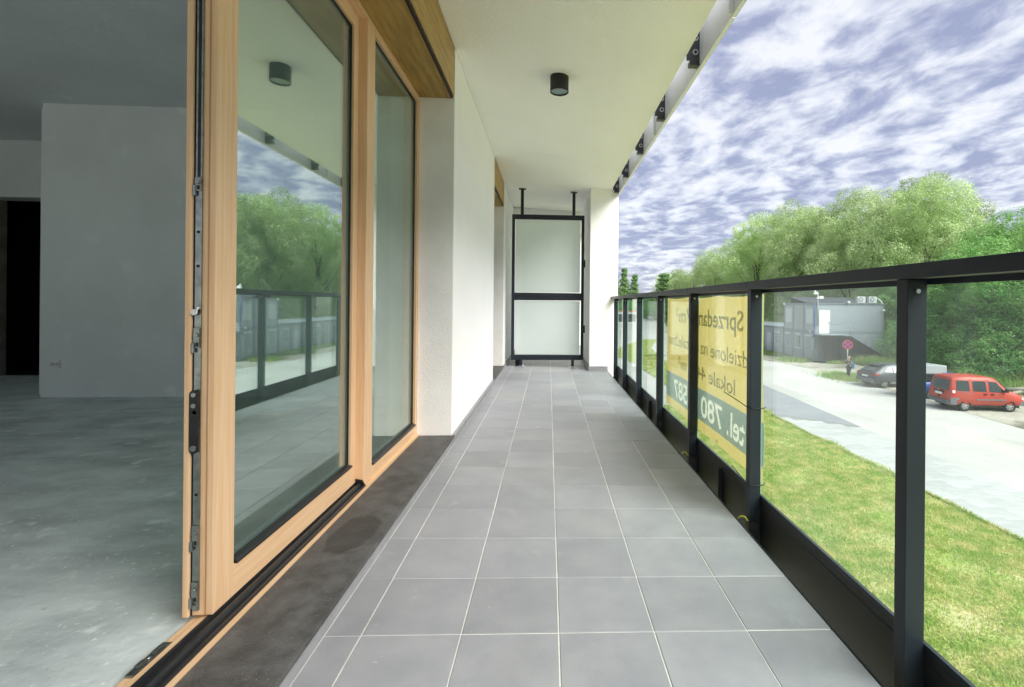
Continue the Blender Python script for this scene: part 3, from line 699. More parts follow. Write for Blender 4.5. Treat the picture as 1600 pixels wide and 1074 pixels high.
# ================================================================== BANNER
bn = thing('sale_banner', (1.035, 3.1, .17), 'yellow sale banner tied outside the railing, its writing mirrored from behind', 'banner')
BY0, BY1 = 2.262, 4.15
def bz(y): return 1.076 - .010 * math.sin(math.pi * ((y - BY0) / (BY1 - BY0) * 3 % 1))
def bx_(y, z):
    edge = math.exp(-((y - BY0) / .05) ** 2)
    low = max(0, 1 - abs(z - .36) / .30)
    return 1.046 + .010 * edge * low + .003 * math.sin(7 * y + 3 * z)
def sheet(z0f, z1f, ny=64, nz=10, th=.0012):
    bm = new_bm(); g = {}
    for side in (0, 1):
        for i in range(ny + 1):
            y = BY0 + (BY1 - BY0) * i / ny
            for j in range(nz + 1):
                za = z0f(y); zb = z1f(y); z = za + (zb - za) * j / nz
                g[side, i, j] = bm.verts.new((bx_(y, z) + th * side, y, z))
    for i in range(ny):
        for j in range(nz):
            bm.faces.new((g[0, i, j], g[0, i, j + 1], g[0, i + 1, j + 1], g[0, i + 1, j]))
            if th: bm.faces.new((g[1, i, j], g[1, i + 1, j], g[1, i + 1, j + 1], g[1, i, j + 1]))
    if not th:
        bmesh.ops.delete(bm, geom=[v_ for k_, v_ in g.items() if k_[0] == 1], context='VERTS'); return bm
    for i in range(ny):
        for j in (0, nz): bm.faces.new((g[0, i, j], g[0, i + 1, j], g[1, i + 1, j], g[1, i, j]))
    for j in range(nz):
        for i in (0, ny): bm.faces.new((g[0, i, j], g[0, i, j + 1], g[1, i, j + 1], g[1, i, j]))
    return bm
ZB0, ZB1 = .232, .445
obj('cloth', sheet(lambda y: ZB1 + .0005, bz, nz=24, th=0), M['banner'], bn)
band = obj('dark_band', sheet(lambda y: ZB0, lambda y: ZB1, nz=10, ny=90, th=.0012), M['bannerband'], bn)
obj('bottom_strip', sheet(lambda y: .158, lambda y: ZB0 - .0005, nz=6, th=0), M['banner'], bn)
bold = None
def lettering(txt, y0, y1, z0, cap, m, weight=0.0):
    cu = bpy.data.curves.new('lettering', 'FONT'); cu.body = txt; cu.size = 1.0; cu.offset = weight; cu.resolution_u = 4
    o = bpy.data.objects.new('lettering_curve', cu); COL.objects.link(o)
    dg = bpy.context.evaluated_depsgraph_get(); me = bpy.data.meshes.new_from_object(o.evaluated_get(dg))
    bpy.data.objects.remove(o); bpy.data.curves.remove(cu)
    n = len(me.vertices); co = np.zeros(n * 3); me.vertices.foreach_get('co', co); co = co.reshape(-1, 3)
    caph = .70; y0 *= 1.0150; y1 *= 1.0150; z0 = 1.02 + (z0 - 1.02) * 1.008
    yy = y0 + (co[:, 0] - co[:, 0].min()) / (co[:, 0].max() - co[:, 0].min()) * (y1 - y0)
    zz = z0 + co[:, 1] * cap / caph
    bm = new_bm(); bm.from_mesh(me)
    bmesh.ops.triangulate(bm, faces=bm.faces)
    bm.verts.ensure_lookup_table()
    for i, v_ in enumerate(bm.verts): v_.co = (bx_(yy[i], zz[i]) - .0022, yy[i], zz[i])
    if m == 'letterwhite':
        r = bmesh.ops.extrude_face_region(bm, geom=list(bm.faces))
        for v_ in [g for g in r['geom'] if isinstance(g, bmesh.types.BMVert)]: v_.co.x += .0058
    else:
        dup_ = bmesh.ops.duplicate(bm, geom=list(bm.verts) + list(bm.edges) + list(bm.faces))
        for v_ in [g for g in dup_['geom'] if isinstance(g, bmesh.types.BMVert)]: v_.co.x += .0035
    bpy.data.meshes.remove(me)
    if m == 'letterwhite':                       # the white print is let into the dark band
        bc = bm.copy(); bmesh.ops.recalc_face_normals(bc, faces=bc.faces); bmesh.ops.translate(bc, verts=bc.verts, vec=(-bn['_w'][0], -bn['_w'][1], -bn['_w'][2]))
        cm_ = bpy.data.meshes.new('cut'); bc.to_mesh(cm_); bc.free(); co_ = bpy.data.objects.new('cut', cm_); COL.objects.link(co_); co_.parent = bn
        bpy.context.view_layer.update()
        md = band.modifiers.new('b', 'BOOLEAN'); md.operation = 'DIFFERENCE'; md.object = co_; md.solver = 'EXACT'; md.use_self = True
        dg = bpy.context.evaluated_depsgraph_get(); nm = bpy.data.meshes.new_from_object(band.evaluated_get(dg)); band.modifiers.clear()
        if len(nm.polygons) > 200: band.data = nm
        bpy.data.objects.remove(co_)
        for v_ in bm.verts: v_.co.x += .0022 - .0004 if True else 0
        bmesh.ops.delete(bm, geom=[v_ for v_ in bm.verts if v_.co.x > bx_(v_.co.y, v_.co.z) + .002], context='VERTS')
    return obj('lettering', bm, M[m], bn)
lettering('Sprzedam', 2.475, 3.27, .880, .112, 'lettergrey', .008)
lettering('77m\u00b2', 3.285, 3.79, .880, .112, 'lettergrey')
lettering('dzielone na', 2.405, 3.17, .688, .092, 'lettergrey')
lettering('niezale\u017cne', 3.215, 4.005, .688, .092, 'lettergrey')
lettering('lokale 44', 2.58, 3.235, .515, .092, 'lettergrey')
lettering('33 m\u00b2', 3.262, 3.72, .515, .092, 'lettergrey')
lettering('tel', 2.430, 2.640, .272, .140, 'letterwhite', .020)
lettering('.', 2.672, 2.698, .272, .140, 'letterwhite', .020)
lettering('780', 2.775, 3.150, .272, .140, 'letterwhite', .020)
lettering('4 587', 3.275, 3.86, .272, .140, 'letterwhite', .020)
for y, z in ((2.9, .176), (3.75, .176), (3.9, .40), (2.45, 1.06), (3.6, 1.058)):
    bm = new_bm(); add_cyl(bm, (bx_(y, z) - .002, y, z), (bx_(y, z) + .003, y, z), .007, seg=14); obj('eyelet', bm, M['steel'], bn)

# ================================================================== GROUND, ROAD, LAWN
G = -4.58
def flat(name, poly, z, m, th=.25, kind='structure', parent=None):
    bm = new_bm(); f = bm.faces.new([bm.verts.new((x, y, z)) for x, y in poly])
    r = bmesh.ops.extrude_face_region(bm, geom=[f])
    for v_ in [g for g in r['geom'] if isinstance(g, bmesh.types.BMVert)]: v_.co.z -= th
    return obj(name, bm, m, kind=kind, parent=parent)
flat('ground', [(-900, -900), (900, -900), (900, 1500), (-900, 1500)], G - .03, M['field'])
flat('road', [(-60, -80), (23.2, -80), (22.3, 0), (22.1, 20), (22.7, 26), (23.0, 31), (23.4, 37), (23.6, 41), (22.4, 47), (22.3, 60), (24.5, 95), (46, 192), (-60, 192)], G, M['road'])
flat('sandy_verge', [(22.0, 2), (33, 6), (38, 24), (33.5, 34), (34, 44.5), (26.4, 44.8), (26.4, 100), (23.5, 100), (22.1, 60), (22.2, 47), (23.3, 41), (23.1, 37), (22.7, 31), (22.4, 26), (21.8, 20)], G + .012, M['sand'])
lawn_poly = [(1.2, -30), (11.30, -30), (11.30, 26), (11.34, 45), (13.0, 60), (17.25, 74.8), (15, 74.7), (12.3, 68.4), (8.9, 59.5), (6.4, 53), (7.5, 48.9), (8.1, 44.7), (8.2, 26), (1.2, 26)]
lawn = flat('lawn', lawn_poly, G + .03, M['lawn'])
flat('dark_paving', [(11.44, 24.1), (14.50, 21.3), (15.1, 32.4), (15.4, 46), (11.44, 46)], G + .014, M['darkpave'])
pav = flat('paver_strip', [(11.44, -10), (14.42, -10), (14.42, 21.35), (11.44, 24.1)], G + .006, M['joint'])
kerb = flat('lawn_kerb', [(11.31, -30), (11.43, -30), (11.43, 46), (11.31, 46)], G + .035, M['paver'])
bm = new_bm(); add_box(bm, -.297, .297, -.197, .197, -.03, 0, bevel=0)
pme = bpy.data.meshes.new('paver'); bm.to_mesh(pme); bm.free(); pme.materials.append(M['paver'])
for i in range(5):
    for j in range(43):
        x = 11.74 + .596 * i; y = 6.6 + .4 * j + (.2 if i % 2 else 0)
        if y + .25 > 24.1 - (x + .3 - 11.44) * .915: continue
        p = bpy.data.objects.new('paver', pme); COL.objects.link(p); p.parent = pav
        p.location = (x, y, G + .012 + random.uniform(0, .0025)); p.rotation_euler = (random.uniform(-.004, .004), random.uniform(-.004, .004), 0)

def inside(px, py, poly):
    c = np.zeros(len(px), bool); n = len(poly)
    for i in range(n):
        x1, y1 = poly[i]; x2, y2 = poly[(i + 1) % n]
        if y1 == y2: continue
        k = ((y1 > py) != (y2 > py)) & (px < (x2 - x1) * (py - y1) / (y2 - y1) + x1); c ^= k
    return c
def blades(name, x, y, z, h, w, m, lean=.5, **kw):
    n = len(x); a = RNG.uniform(0, 2 * np.pi, n); hh = h * RNG.uniform(.5, 1.2, n); ww = w * RNG.uniform(.6, 1.3, n)
    lx = RNG.normal(0, lean, n) * hh; ly = RNG.normal(0, lean, n) * hh
    V = np.zeros((n, 3, 3)); V[:, 0] = np.stack([x - np.cos(a) * ww / 2, y - np.sin(a) * ww / 2, z - .004 + 0 * x], 1)
    V[:, 1] = np.stack([x + np.cos(a) * ww / 2, y + np.sin(a) * ww / 2, z - .004 + 0 * x], 1)
    V[:, 2] = np.stack([x + lx, y + ly, z + hh], 1)
    o = mesh_np(name, V.reshape(-1, 3), 3, m); setp(o, **kw); return o
# near lawn
n = 420000
gx = RNG.uniform(2.0, 11.36, n); gy = 5 + 31 * RNG.uniform(0, 1, n) ** 1.35
patch = np.sin(gx * 1.7 + 2 * np.sin(gy * .6)) * np.sin(gy * 1.3 + gx * .5) + .6 * np.sin(gx * 4.1) * np.sin(gy * 3.3) + RNG.normal(0, .7, n)
keep = (patch > -.80) & inside(gx, gy, lawn_poly)
blades('lawn_grass', gx[keep], gy[keep], G + .03, .065, .028, M['grass'], lean=.38, kind='stuff', label='short patchy grass of the lawn below the balcony', cat='grass')
n = 60000
gx = RNG.uniform(6, 18, n); gy = RNG.uniform(36, 76, n); k = inside(gx, gy, lawn_poly)
blades('lawn_grass', gx[k], gy[k], G + .03, .11, .07, M['grass'], kind='stuff', label='farther strip of lawn grass beside the grey paving', cat='grass')
# ragged lawn edge
n = 9000
gy = RNG.uniform(6, 36, n); gx = 11.33 + np.abs(RNG.normal(0, .09, n)) * (np.sin(gy * 2.1) + np.sin(gy * .77 + 1) + .6).clip(0, 2)
blades('lawn_edge_grass', gx, gy, G + .03, .10, .03, M['grass'], kind='stuff', label='ragged grass creeping over the lawn kerb', cat='grass')
# weeds along the site containers, round the pole and before the thicket
def scatter(boxes):
    X = []; Y = []
    for x0, x1, y0, y1, c in boxes:
        X.append(RNG.uniform(x0, x1, c)); Y.append(RNG.uniform(y0, y1, c))
    return np.concatenate(X), np.concatenate(Y)
X_, Y_ = scatter([(24.6, 26.45, 46, 96, 16000), (26.5, 34, 44.1, 44.8, 1600), (23.2, 25.2, 45.2, 54, 2500)])
kk = (np.sin(X_ * 2.3) + np.sin(Y_ * 1.1) + np.sin(Y_ * .43 + 2) + RNG.normal(0, .6, len(X_))) > -.2
blades('verge_weeds', X_[kk], Y_[kk], G + .01, .38, .07, M['weeds'], kind='stuff', label='tall weeds along the foot of the grey site containers', cat='weeds')
ang_ = RNG.uniform(0, 6.28, 3600); rr_ = np.abs(RNG.normal(0, 1, 3600))
blades('pole_weeds', 22.95 + np.cos(ang_) * rr_ * .75, 35.7 + np.sin(ang_) * rr_ * 1.0, G + .012, .40, .05, M['weeds'], lean=.6, kind='stuff', label='tuft of weeds at the foot of the no stopping sign', cat='weeds')
X_, Y_ = scatter([(29.5, 42, 25, 46, 30000), (26.5, 31, 29, 33, 900), (33, 46, 12, 26, 12000)])
kk = (X_ + .25 * Y_ + RNG.normal(0, 1.0, len(X_))) > 38.0
blades('thicket_undergrowth', X_[kk], Y_[kk], G + .01, .9, .10, M['weeds'], lean=.45, kind='stuff', label='dense weeds at the edge of the thicket behind the cars', cat='weeds')
X_, Y_ = scatter([(22.8, 30, 17, 24, 500), (24, 29, 27.0, 34, 500)])
kk = (np.sin(X_ * 2.9 + Y_) + np.sin(Y_ * 2.1)) > .9
blades('verge_tufts', X_[kk], Y_[kk], G + .01, .16, .05, M['weeds'], kind='stuff', label='small green tufts in the sandy parking verge', cat='weeds')

# ================================================================== TREES
def unit(n):
    v_ = RNG.normal(0, 1, (n, 3)); return v_ / np.linalg.norm(v_, axis=1)[:, None]
def leaf_cloud(name, lobes, dens, ln, wd, m, droop=0.0, shell=(.70, 1.04)):
    P = []; Nn = []
    for (c, r) in lobes:
        c = np.array(c); r = np.array(r); area = 4 * math.pi * ((r[0] * r[1] + r[0] * r[2] + r[1] * r[2]) / 3)
        tr = .27 * r.mean()                                       # tufts of leaves sit on the lobe
        kt = int(area / (tr * tr * 2.4)); dt = unit(kt)
        ct = c + dt * r * RNG.uniform(shell[0], shell[1], kt)[:, None]
        per = max(6, int(dens * area / kt)); k = kt * per
        ti = np.repeat(np.arange(kt), per); q = RNG.normal(0, 1, (k, 3)) * tr * .62
        if droop: q[:, 2] = q[:, 2] * 1.15 - np.abs(q[:, 2]) * .35
        stray = RNG.uniform(0, 1, k) < .05; q[stray] *= 1.7
        P.append(ct[ti] + q); e_ = q / (np.linalg.norm(q, axis=1)[:, None] + 1e-6)
        Nn.append(dt[ti] * .55 + e_ * .95)
    P = np.concatenate(P); Nn = np.concatenate(Nn)
    # drop leaves deep inside other lobes
    C = np.array([l[0] for l in lobes]); Rr = np.array([l[1] for l in lobes])
    keep_ = np.ones(len(P), bool)
    for c, r in zip(C, Rr): keep_ &= (((P - c) / (r * .62)) ** 2).sum(1) > 1
    P = P[keep_]; Nn = Nn[keep_]; k = len(P)
    nn = Nn * 1.25 + unit(k) * .32 + np.array([0, 0, .3]); nn /= np.linalg.norm(nn, axis=1)[:, None]
    t = np.cross(nn, unit(k)); t /= np.linalg.norm(t, axis=1)[:, None] + 1e-9
    if droop:
        t = t * (1 - droop) + np.array([0, 0, -1]) * droop; t -= nn * (t * nn).sum(1)[:, None]; t /= np.linalg.norm(t, axis=1)[:, None] + 1e-9
    b = np.cross(nn, t)
    L = ln * RNG.uniform(.6, 1.35, k)[:, None]; Wd = wd * RNG.uniform(.6, 1.35, k)[:, None]
    V = np.stack([P - t * L / 2, P + b * Wd / 2 - t * L * .05, P + t * L / 2, P - b * Wd / 2 - t * L * .05], 1)
    return V.reshape(-1, 3)
def mesh_from(name, V, m):
    F = len(V) // 4; me = bpy.data.meshes.new(name)
    me.vertices.add(len(V)); me.vertices.foreach_set('co', V.astype(np.float32).ravel())
    me.loops.add(len(V)); me.loops.foreach_set('vertex_index', np.arange(len(V), dtype=np.int32))
    me.polygons.add(F); me.polygons.foreach_set('loop_start', np.arange(0, len(V), 4, dtype=np.int32)); me.polygons.foreach_set('loop_total', np.full(F, 4, dtype=np.int32))
    me.update(calc_edges=True); me.materials.append(m); return me
def trunk_mesh(name, h, r0, targets, seed):
    rnd = random.Random(seed); bm = new_bm()
    pts = [Vector((0, 0, -.1))]
    for i in range(1, 6): pts.append(Vector((rnd.uniform(-.12, .12) * i, rnd.uniform(-.12, .12) * i, h * i / 5)))
    add_tube(bm, pts, [r0 * (1.25 - .17 * i) for i in range(6)], seg=9)
    for tg in targets:
        tg = Vector(tg); k = min(4, max(1, int(tg.z / h * 2.5))) if tg.z < h * 1.2 else 4
        s0 = pts[k]; mid_ = s0.lerp(tg, .5) + Vector((rnd.uniform(-.5, .5), rnd.uniform(-.5, .5), rnd.uniform(.1, .8)))
        rr = r0 * .42 * (1 - .1 * k); add_tube(bm, [s0, s0.lerp(mid_, .5) + Vector((0, 0, .2)), mid_, tg.lerp(mid_, .3), tg], [rr, rr * .8, rr * .6, rr * .4, rr * .15], seg=6)
    bmesh.ops.recalc_face_normals(bm, faces=bm.faces)
    me = bpy.data.meshes.new(name); bm.to_mesh(me); bm.free(); me.materials.append(M['bark']); return me
def make_kind(seed, H, Rw, nl, lr, z0, leafm, dens, ln, wd, droop, taper=.55, shape='round'):
    rnd = random.Random(seed); lobes = []
    for i in range(nl):
        f = (i + .5) / nl; z = z0 + (H - z0) * (f ** .9)
        prof_ = math.sin(math.pi * min(1, (z - z0 * .3) / (H * 1.02)) ** .75) ** .6 if shape == 'round' else (1 - .8 * f ** 1.6)
        rad = Rw * prof_ * rnd.uniform(.45, 1.0); a = i * 2.399 + rnd.uniform(-.4, .4)
        r = lr * rnd.uniform(.65, 1.25) * (1.0 if shape == 'round' else (1 - .5 * f))
        c0 = (math.cos(a) * rad, math.sin(a) * rad, z - r * .5)
        if shape != 'round': lobes.append((c0, (r, r, r * rnd.uniform(.75, 1.1)))); continue
        lobes.append((c0, (r * .8,) * 3))
        for q in range(9):                                        # smaller billows on every big one
            aa = q * 2.399 + i; el_ = math.asin(max(-.55, 1 - 1.55 * (q + .5) / 9)); r2 = r * rnd.uniform(.34, .52)
            d_ = (math.cos(aa) * math.cos(el_), math.sin(aa) * math.cos(el_), math.sin(el_))
            lobes.append(((c0[0] + d_[0] * r * .82, c0[1] + d_[1] * r * .82, c0[2] + d_[2] * r * .82), (r2, r2, r2 * rnd.uniform(.8, 1.1))))
    V = leaf_cloud('crown', lobes, dens, ln, wd, leafm, droop)
    cm = mesh_from('crown', V, leafm)
    tm = trunk_mesh('trunk', H * .62, .030 * H * (.8 if shape == 'round' else .5), [l[0] for l in lobes][::(10 if shape == 'round' else 3)], seed)
    return cm, tm
KINDS = {
    'willow': [make_kind(11 + i, 20, 6.0, 13, 3.4, 2.5, M['willow'], 34, .27, .085, .45) for i in range(3)],
    'broad': [make_kind(31 + i, 13, 4.8, 15, 2.5, .9, M['broad'], 36, .20, .13, .15) for i in range(2)],
    'bush': [make_kind(51 + i, 4.2, 2.4, 9, 1.35, .3, M['bushleaf'], 60, .15, .10, .1) for i in range(2)],
    'poplar': [make_kind(71, 19, 2.0, 34, 1.4, 1.2, M['poplar'], 26, .34, .20, .3, shape='cone')],
}
def tree(kind, v_, x, y, h, label, wid=1.0, group=None, cat='tree', z=G):
    cm, tm = KINDS[kind][v_ % len(KINDS[kind])]; base = {'willow': 20, 'broad': 13, 'bush': 4.2, 'poplar': 19}[kind]
    s_ = h / base
    o = bpy.data.objects.new({'willow': 'willow_tree', 'broad': 'broadleaf_tree', 'bush': 'bush', 'poplar': 'poplar_tree'}[kind], None)
    COL.objects.link(o); o.location = (x, y, z); o.rotation_euler = (0, 0, random.uniform(0, 6.28)); o.scale = (s_ * wid, s_ * wid, s_)
    c = bpy.data.objects.new('crown', cm); COL.objects.link(c); c.parent = o
    c = bpy.data.objects.new('trunk', tm); COL.objects.link(c); c.parent = o
    setp(o, label, cat, group); return o
WG = 'pale willows in the row beyond the site containers'
for i, (x, y, h, w_, lab) in enumerate([
    (46, 56.5, 20.0, .95, 'tallest looking pale willow, just left of the gap before the right-hand trees'),
    (50, 62, 22.0, 1.0, 'tall pale willow behind the rooftop air conditioners of the containers'),
    (45, 68, 19.5, 1.0, 'pale willow behind the right half of the two-storey container block'),
    (51, 77, 23.5, 1.05, 'pale willow behind the left half of the two-storey container block'),
    (46, 84, 22.0, 1.0, 'pale willow seen above the handrail left of the camera pole'),
    (51, 94, 25.3, 1.0, 'pale willow forming the left summit of the big tree group'),
    (46, 103, 24.2, 1.0, 'pale willow just left of the left summit of the tree group'),
    (50, 114, 22.6, 1.0, 'pale willow halfway down the left slope of the tree group'),
    (46, 127, 19.5, 1.0, 'lower pale willow above the near banner edge'),
    (48, 142, 18.3, 1.0, 'lower pale willow above the middle of the banner'),
    (45, 157, 16.8, 1.0, 'small pale willow above the far edge of the banner'),
    (48, 172, 16.6, 1.0, 'small far willow, last but one at the left end of the row'),
    (47, 190, 17.0, 1.0, 'farthest small willow at the left end of the row')]):
    tree('willow', i, x, y, h, lab, w_, WG)
for i, (x, y, h, w_, lab) in enumerate([
    (46.5, 47.0, 12.4, 1.1, 'dark green tree in the dip right of the tallest willow'),
    (47, 44.0, 13.6, 1.1, 'green tree at the right edge of the picture above the handrail'),
    (51, 50.5, 13.5, 1.2, 'green tree behind the dip, lighter at its top'),
    (38.5, 41, 10.5, 1.2, 'green tree in the thicket straight above the red van rear'),
    (36.5, 36.0, 9.2, 1.2, 'green tree in the thicket above the middle of the red van'),
    (40.5, 35.0, 11.0, 1.2, 'green tree in the thicket above the nose of the red van'),
    (42.5, 54.5, 8.5, 1.15, 'green tree just right of the two-storey container block'),
    (46, 38, 12.5, 1.2, 'tall green tree outside the right edge of the picture'),
    (45, 30, 12.0, 1.2, 'green tree far outside the right edge of the picture'),
    (42.5, 24, 11.0, 1.2, 'green tree outside the picture beyond the parked van')]):
    tree('broad', i, x, y, h, lab, w_, 'green trees of the thicket behind the parked cars')
for i, (x, y, h) in enumerate([(34.4, 36.6, 3.4), (36.6, 39.0, 4.4), (33.8, 33.4, 3.4), (36.2, 32.4, 4.0), (37.5, 43.0, 4.6), (36.5, 29.5, 3.6), (38.0, 34.5, 5.2), (38.5, 46.5, 4.4), (39.0, 27.5, 4.2), (37.5, 39.5, 5.5)]):
    tree('bush', i, x, y, h, ['low bush at the edge of the thicket behind the blue pickup', 'taller bush behind the blue pickup', 'bush right behind the roof of the red van', 'bush behind the bonnet of the red van',
         'bush between the container stairs and the thicket', 'bush beside the pale logs at the right edge', 'big bush deep in the thicket behind the red van', 'bush by the foot of the container stairs',
         'bush outside the right edge of the picture', 'tall bush in the middle of the thicket'][i], 1.25, 'bushes along the edge of the thicket', 'bush')
for i, (x, y, h, w_, lab) in enumerate([(28.4, 200, 18.0, 1.0, 'slim poplar half hidden by the edge of the white pillar'), (31.8, 200, 20.8, 1.15, 'tallest of the slim poplars beside the white pillar'),
        (36.2, 200, 18.2, 1.3, 'rightmost slim poplar, broader and lower'), (33.6, 206, 15.0, 1.3, 'low poplar filling the gap between the tallest two')]):
    tree('poplar', i, x, y, h, lab, w_, 'distant poplars right of the white pillar')
tree('poplar', 0, 38.5, 158, 16.0, 'pointed dark green tree standing free above the far handrail', 2.1)
far = [(4, 230, 9), (16, 236, 10), (28, 224, 9.5), (40, 232, 10), (52, 226, 10.5), (64, 240, 12), (47, 214, 9), (56, 206, 10), (22, 212, 8), (35, 216, 8.5), (12, 218, 8), (42, 200, 8), (31, 190, 6.5), (38, 178, 5.5), (27, 178, 5.0)]
for x, y, h in sorted(far):
    tree('broad', int(x), x, y, h, 'distant low green tree in the band of trees along the horizon', 1.5, 'distant trees on the horizon')
bm = new_bm()
for i in range(34):
    a = -150 + i * 22
    add_prism(bm, [(a, G - 1), (a + 30, G - 1), (a + 26, G + 7 + 3 * math.sin(i * 1.7)), (a + 14, G + 9 + 3 * math.sin(i * 2.3)), (a + 4, G + 7 + 2 * math.cos(i))], 'y', 330 + 6 * math.sin(i), 350)
obj('far_wood', bm, M['poplar'], kind='stuff', label='far wood along the horizon', cat='wood')

# ================================================================== SITE CONTAINERS
def window_part(par, x, y0, y1, z0, z1, style):
    """window in a wall that faces -X"""
    w_ = boxo('window', M['shutter'], par, x - .035, x, y0, y1, z0, z1)
    if style == 'shut':
        for k in range(int((z1 - z0) / .16)):
            pass
        bm = new_bm()
        nS = max(4, int((z1 - z0) / .13))
        for k in range(nS): add_box(bm, x - .042, x - .0355, y0 + .05, y1 - .05, z0 + .05 + (z1 - z0 - .1) * k / nS, z0 + .05 + (z1 - z0 - .1) * (k + .82) / nS)
        obj('shutter_slats', bm, M['shutter'], w_)
    elif style == 'grey':
        boxo('pane', M['container_light'], w_, x - .040, x - .0355, y0 + .06, y1 - .06, z0 + .05, z1 - .20)
        boxo('shutter_box', M['shutter'], w_, x - .11, x - .0355, y0, y1, z1 - .19, z1)
    else:
        boxo('pane', M['darkglass'], w_, x - .040, x - .0355, y0 + .07, (y0 + y1) / 2 - .03, z0 + .08, z1 - .20)
        boxo('pane', M['container_light'], w_, x - .040, x - .0355, (y0 + y1) / 2 + .03, y1 - .07, z0 + .08, z1 - .20)
        boxo('shutter_box', M['shutter'], w_, x - .11, x - .0355, y0, y1, z1 - .18, z1)
        boxo('ledge', M['shutter'], w_, x - .16, x - .0355, y0 - .05, y1 + .05, z0 - .06, z0)
def container_block(name, label, x0, x1, ys, zf):
    t = thing(name, (x0, ys[0], zf[0]), label, 'site containers')
    for s_, (z0, z1) in enumerate(zip(zf[:-1], zf[1:])):
        for a, b in zip(ys[:-1], ys[1:]):
            boxo('wall_panel', M['container'] if True else 0, t, x0 + .03, x1 - .03, a + .01, b - .01, z0 + .14, z1 - .14)
            for (u0, u1) in ((a, a + .13), (b - .13, b)):
                bm = new_bm(); add_box(bm, x0, x0 + .16, u0 + .002, u1 - .002, z0 + .002, z1 - .002); add_box(bm, x1 - .16, x1, u0 + .002, u1 - .002, z0 + .002, z1 - .002); obj('corner_post', bm, M['container_frame'], t)
            bm = new_bm(); add_box(bm, x0 + .008, x1 - .008, a + .131, b - .131, z1 - .17, z1 - .004); add_box(bm, x0 + .008, x1 - .008, a + .131, b - .131, z0 + .004, z0 + .16)
            obj('frame_beam', bm, M['container_frame'], t)
            bm = new_bm()
            yy = a + .3
            while yy < b - .25: add_box(bm, x0 + .020, x0 + .0305, yy, yy + .02, z0 + .17, z1 - .18); yy += .28
            obj('wall_ribs', bm, M['container'], t)
    return t
Z = [G + .05, G + 2.93, 1.22]
cb = container_block('site_office_block', 'two-storey block of grey site containers with white shutters and an outside stair', 26.5, 33.7, [46.1, 48.17, 50.24, 52.31], Z)
window_part(cb, 26.527, 46.45, 47.65, -.80, .72, 'shut'); window_part(cb, 26.527, 50.55, 51.85, -.80, .72, 'shut')
window_part(cb, 26.527, 46.5, 47.8, -3.45, -1.92, 'grey'); window_part(cb, 26.527, 48.6, 49.75, -3.45, -1.92, 'open'); window_part(cb, 26.527, 50.65, 51.9, -3.45, -1.92, 'grey')
# gable side: panels, door, landing, stair
bm = new_bm(); add_box(bm, 26.50, 33.70, 46.085, 46.1005, -1.80, -1.50); add_box(bm, 26.50, 33.70, 46.085, 46.1005, 1.03, 1.21); add_box(bm, 33.5, 33.7, 46.085, 46.1005, -4.5, -1.81); add_box(bm, 33.5, 33.7, 46.085, 46.1005, -1.49, 1.02)
obj('gable_frame', bm, M['container_frame'], cb)
for k in range(6):
    boxo('gable_panel', M['container_light'], cb, 26.68 + k * 1.136, 26.68 + (k + 1) * 1.136 - .006, 46.092, 46.1095, -1.495, 1.025)
    boxo('gable_panel', M['container_light'], cb, 26.68 + k * 1.136, 26.68 + (k + 1) * 1.136 - .006, 46.092, 46.1095, -4.48, -1.805)
d = boxo('door', M['whiteplastic'], cb, 26.96, 28.08, 46.05, 46.0845, -1.74, .58); boxo('handle', M['plastic'], d, 27.93, 27.99, 45.99, 46.0495, -.72, -.60)
bm = new_bm(); add_box(bm, 26.42, 33.78, 46.02, 52.4, 1.221, 1.30); obj('roof', bm, M['container_frame'], cb)
bm = new_bm(); add_box(bm, 26.55, 29.45, 44.95, 46.04, -1.86, -1.78); obj('landing', bm, M['container_light'], cb)
bm = new_bm()
for y in (44.98, 45.98): add_prism(bm, [(29.45, -1.80), (34.1, -4.53), (33.8, -4.55), (29.2, -1.98)], 'y', y, y + .05)
obj('stair_stringer', bm, M['container_light'], cb)
for k in range(14): boxo('step', M['container_frame'], cb, 29.46 + k * .325, 29.46 + k * .325 + .27, 45.035, 45.975, -1.98 - k * .192, -1.95 - k * .192)
bm = new_bm()
add_tube(bm, [(27.35, 44.95, -2.6), (27.35, 44.95, -.75)], .028)
add_tube(bm, [(27.35, 44.95, -.78), (29.45, 44.95, -.78), (34.1, 44.95, -3.5), (34.7, 44.95, -3.6), (34.7, 44.95, -4.5)], .024)
add_tube(bm, [(27.35, 44.95, -1.28), (29.45, 44.95, -1.28), (34.1, 44.95, -4.0)], .015)
for x, z in ((29.45, -1.85), (31.0, -2.75), (32.6, -3.65), (34.1, -4.5)): add_tube(bm, [(x, 44.95, z), (x, 44.95, z + 1.05)], .022)
obj('stair_railing', bm, M['container_light'], cb)
# dark board cladding in front of the stair
fc = thing('board_screen', (30, 44.8, G), 'dark stained upright boards closing the space under the container stair', 'board fence')
x = 26.56; k = 0
while x < 34.25:
    top = -1.90 if x < 29.4 else -1.90 - (x - 29.4) * .575
    if top > G + .25: boxo('board', M['fencewood'], fc, x, x + .118, 44.80 + (k % 2) * .012, 44.825 + (k % 2) * .012, G + .03, top - random.uniform(0, .03))
    x += .128; k += 1
bm = new_bm(); add_box(bm, 26.56, 30.6, 44.84, 44.88, -3.3, -3.2); add_box(bm, 26.56, 33.8, 44.84, 44.88, -4.35, -4.25); obj('batten', bm, M['fencewood'], fc)
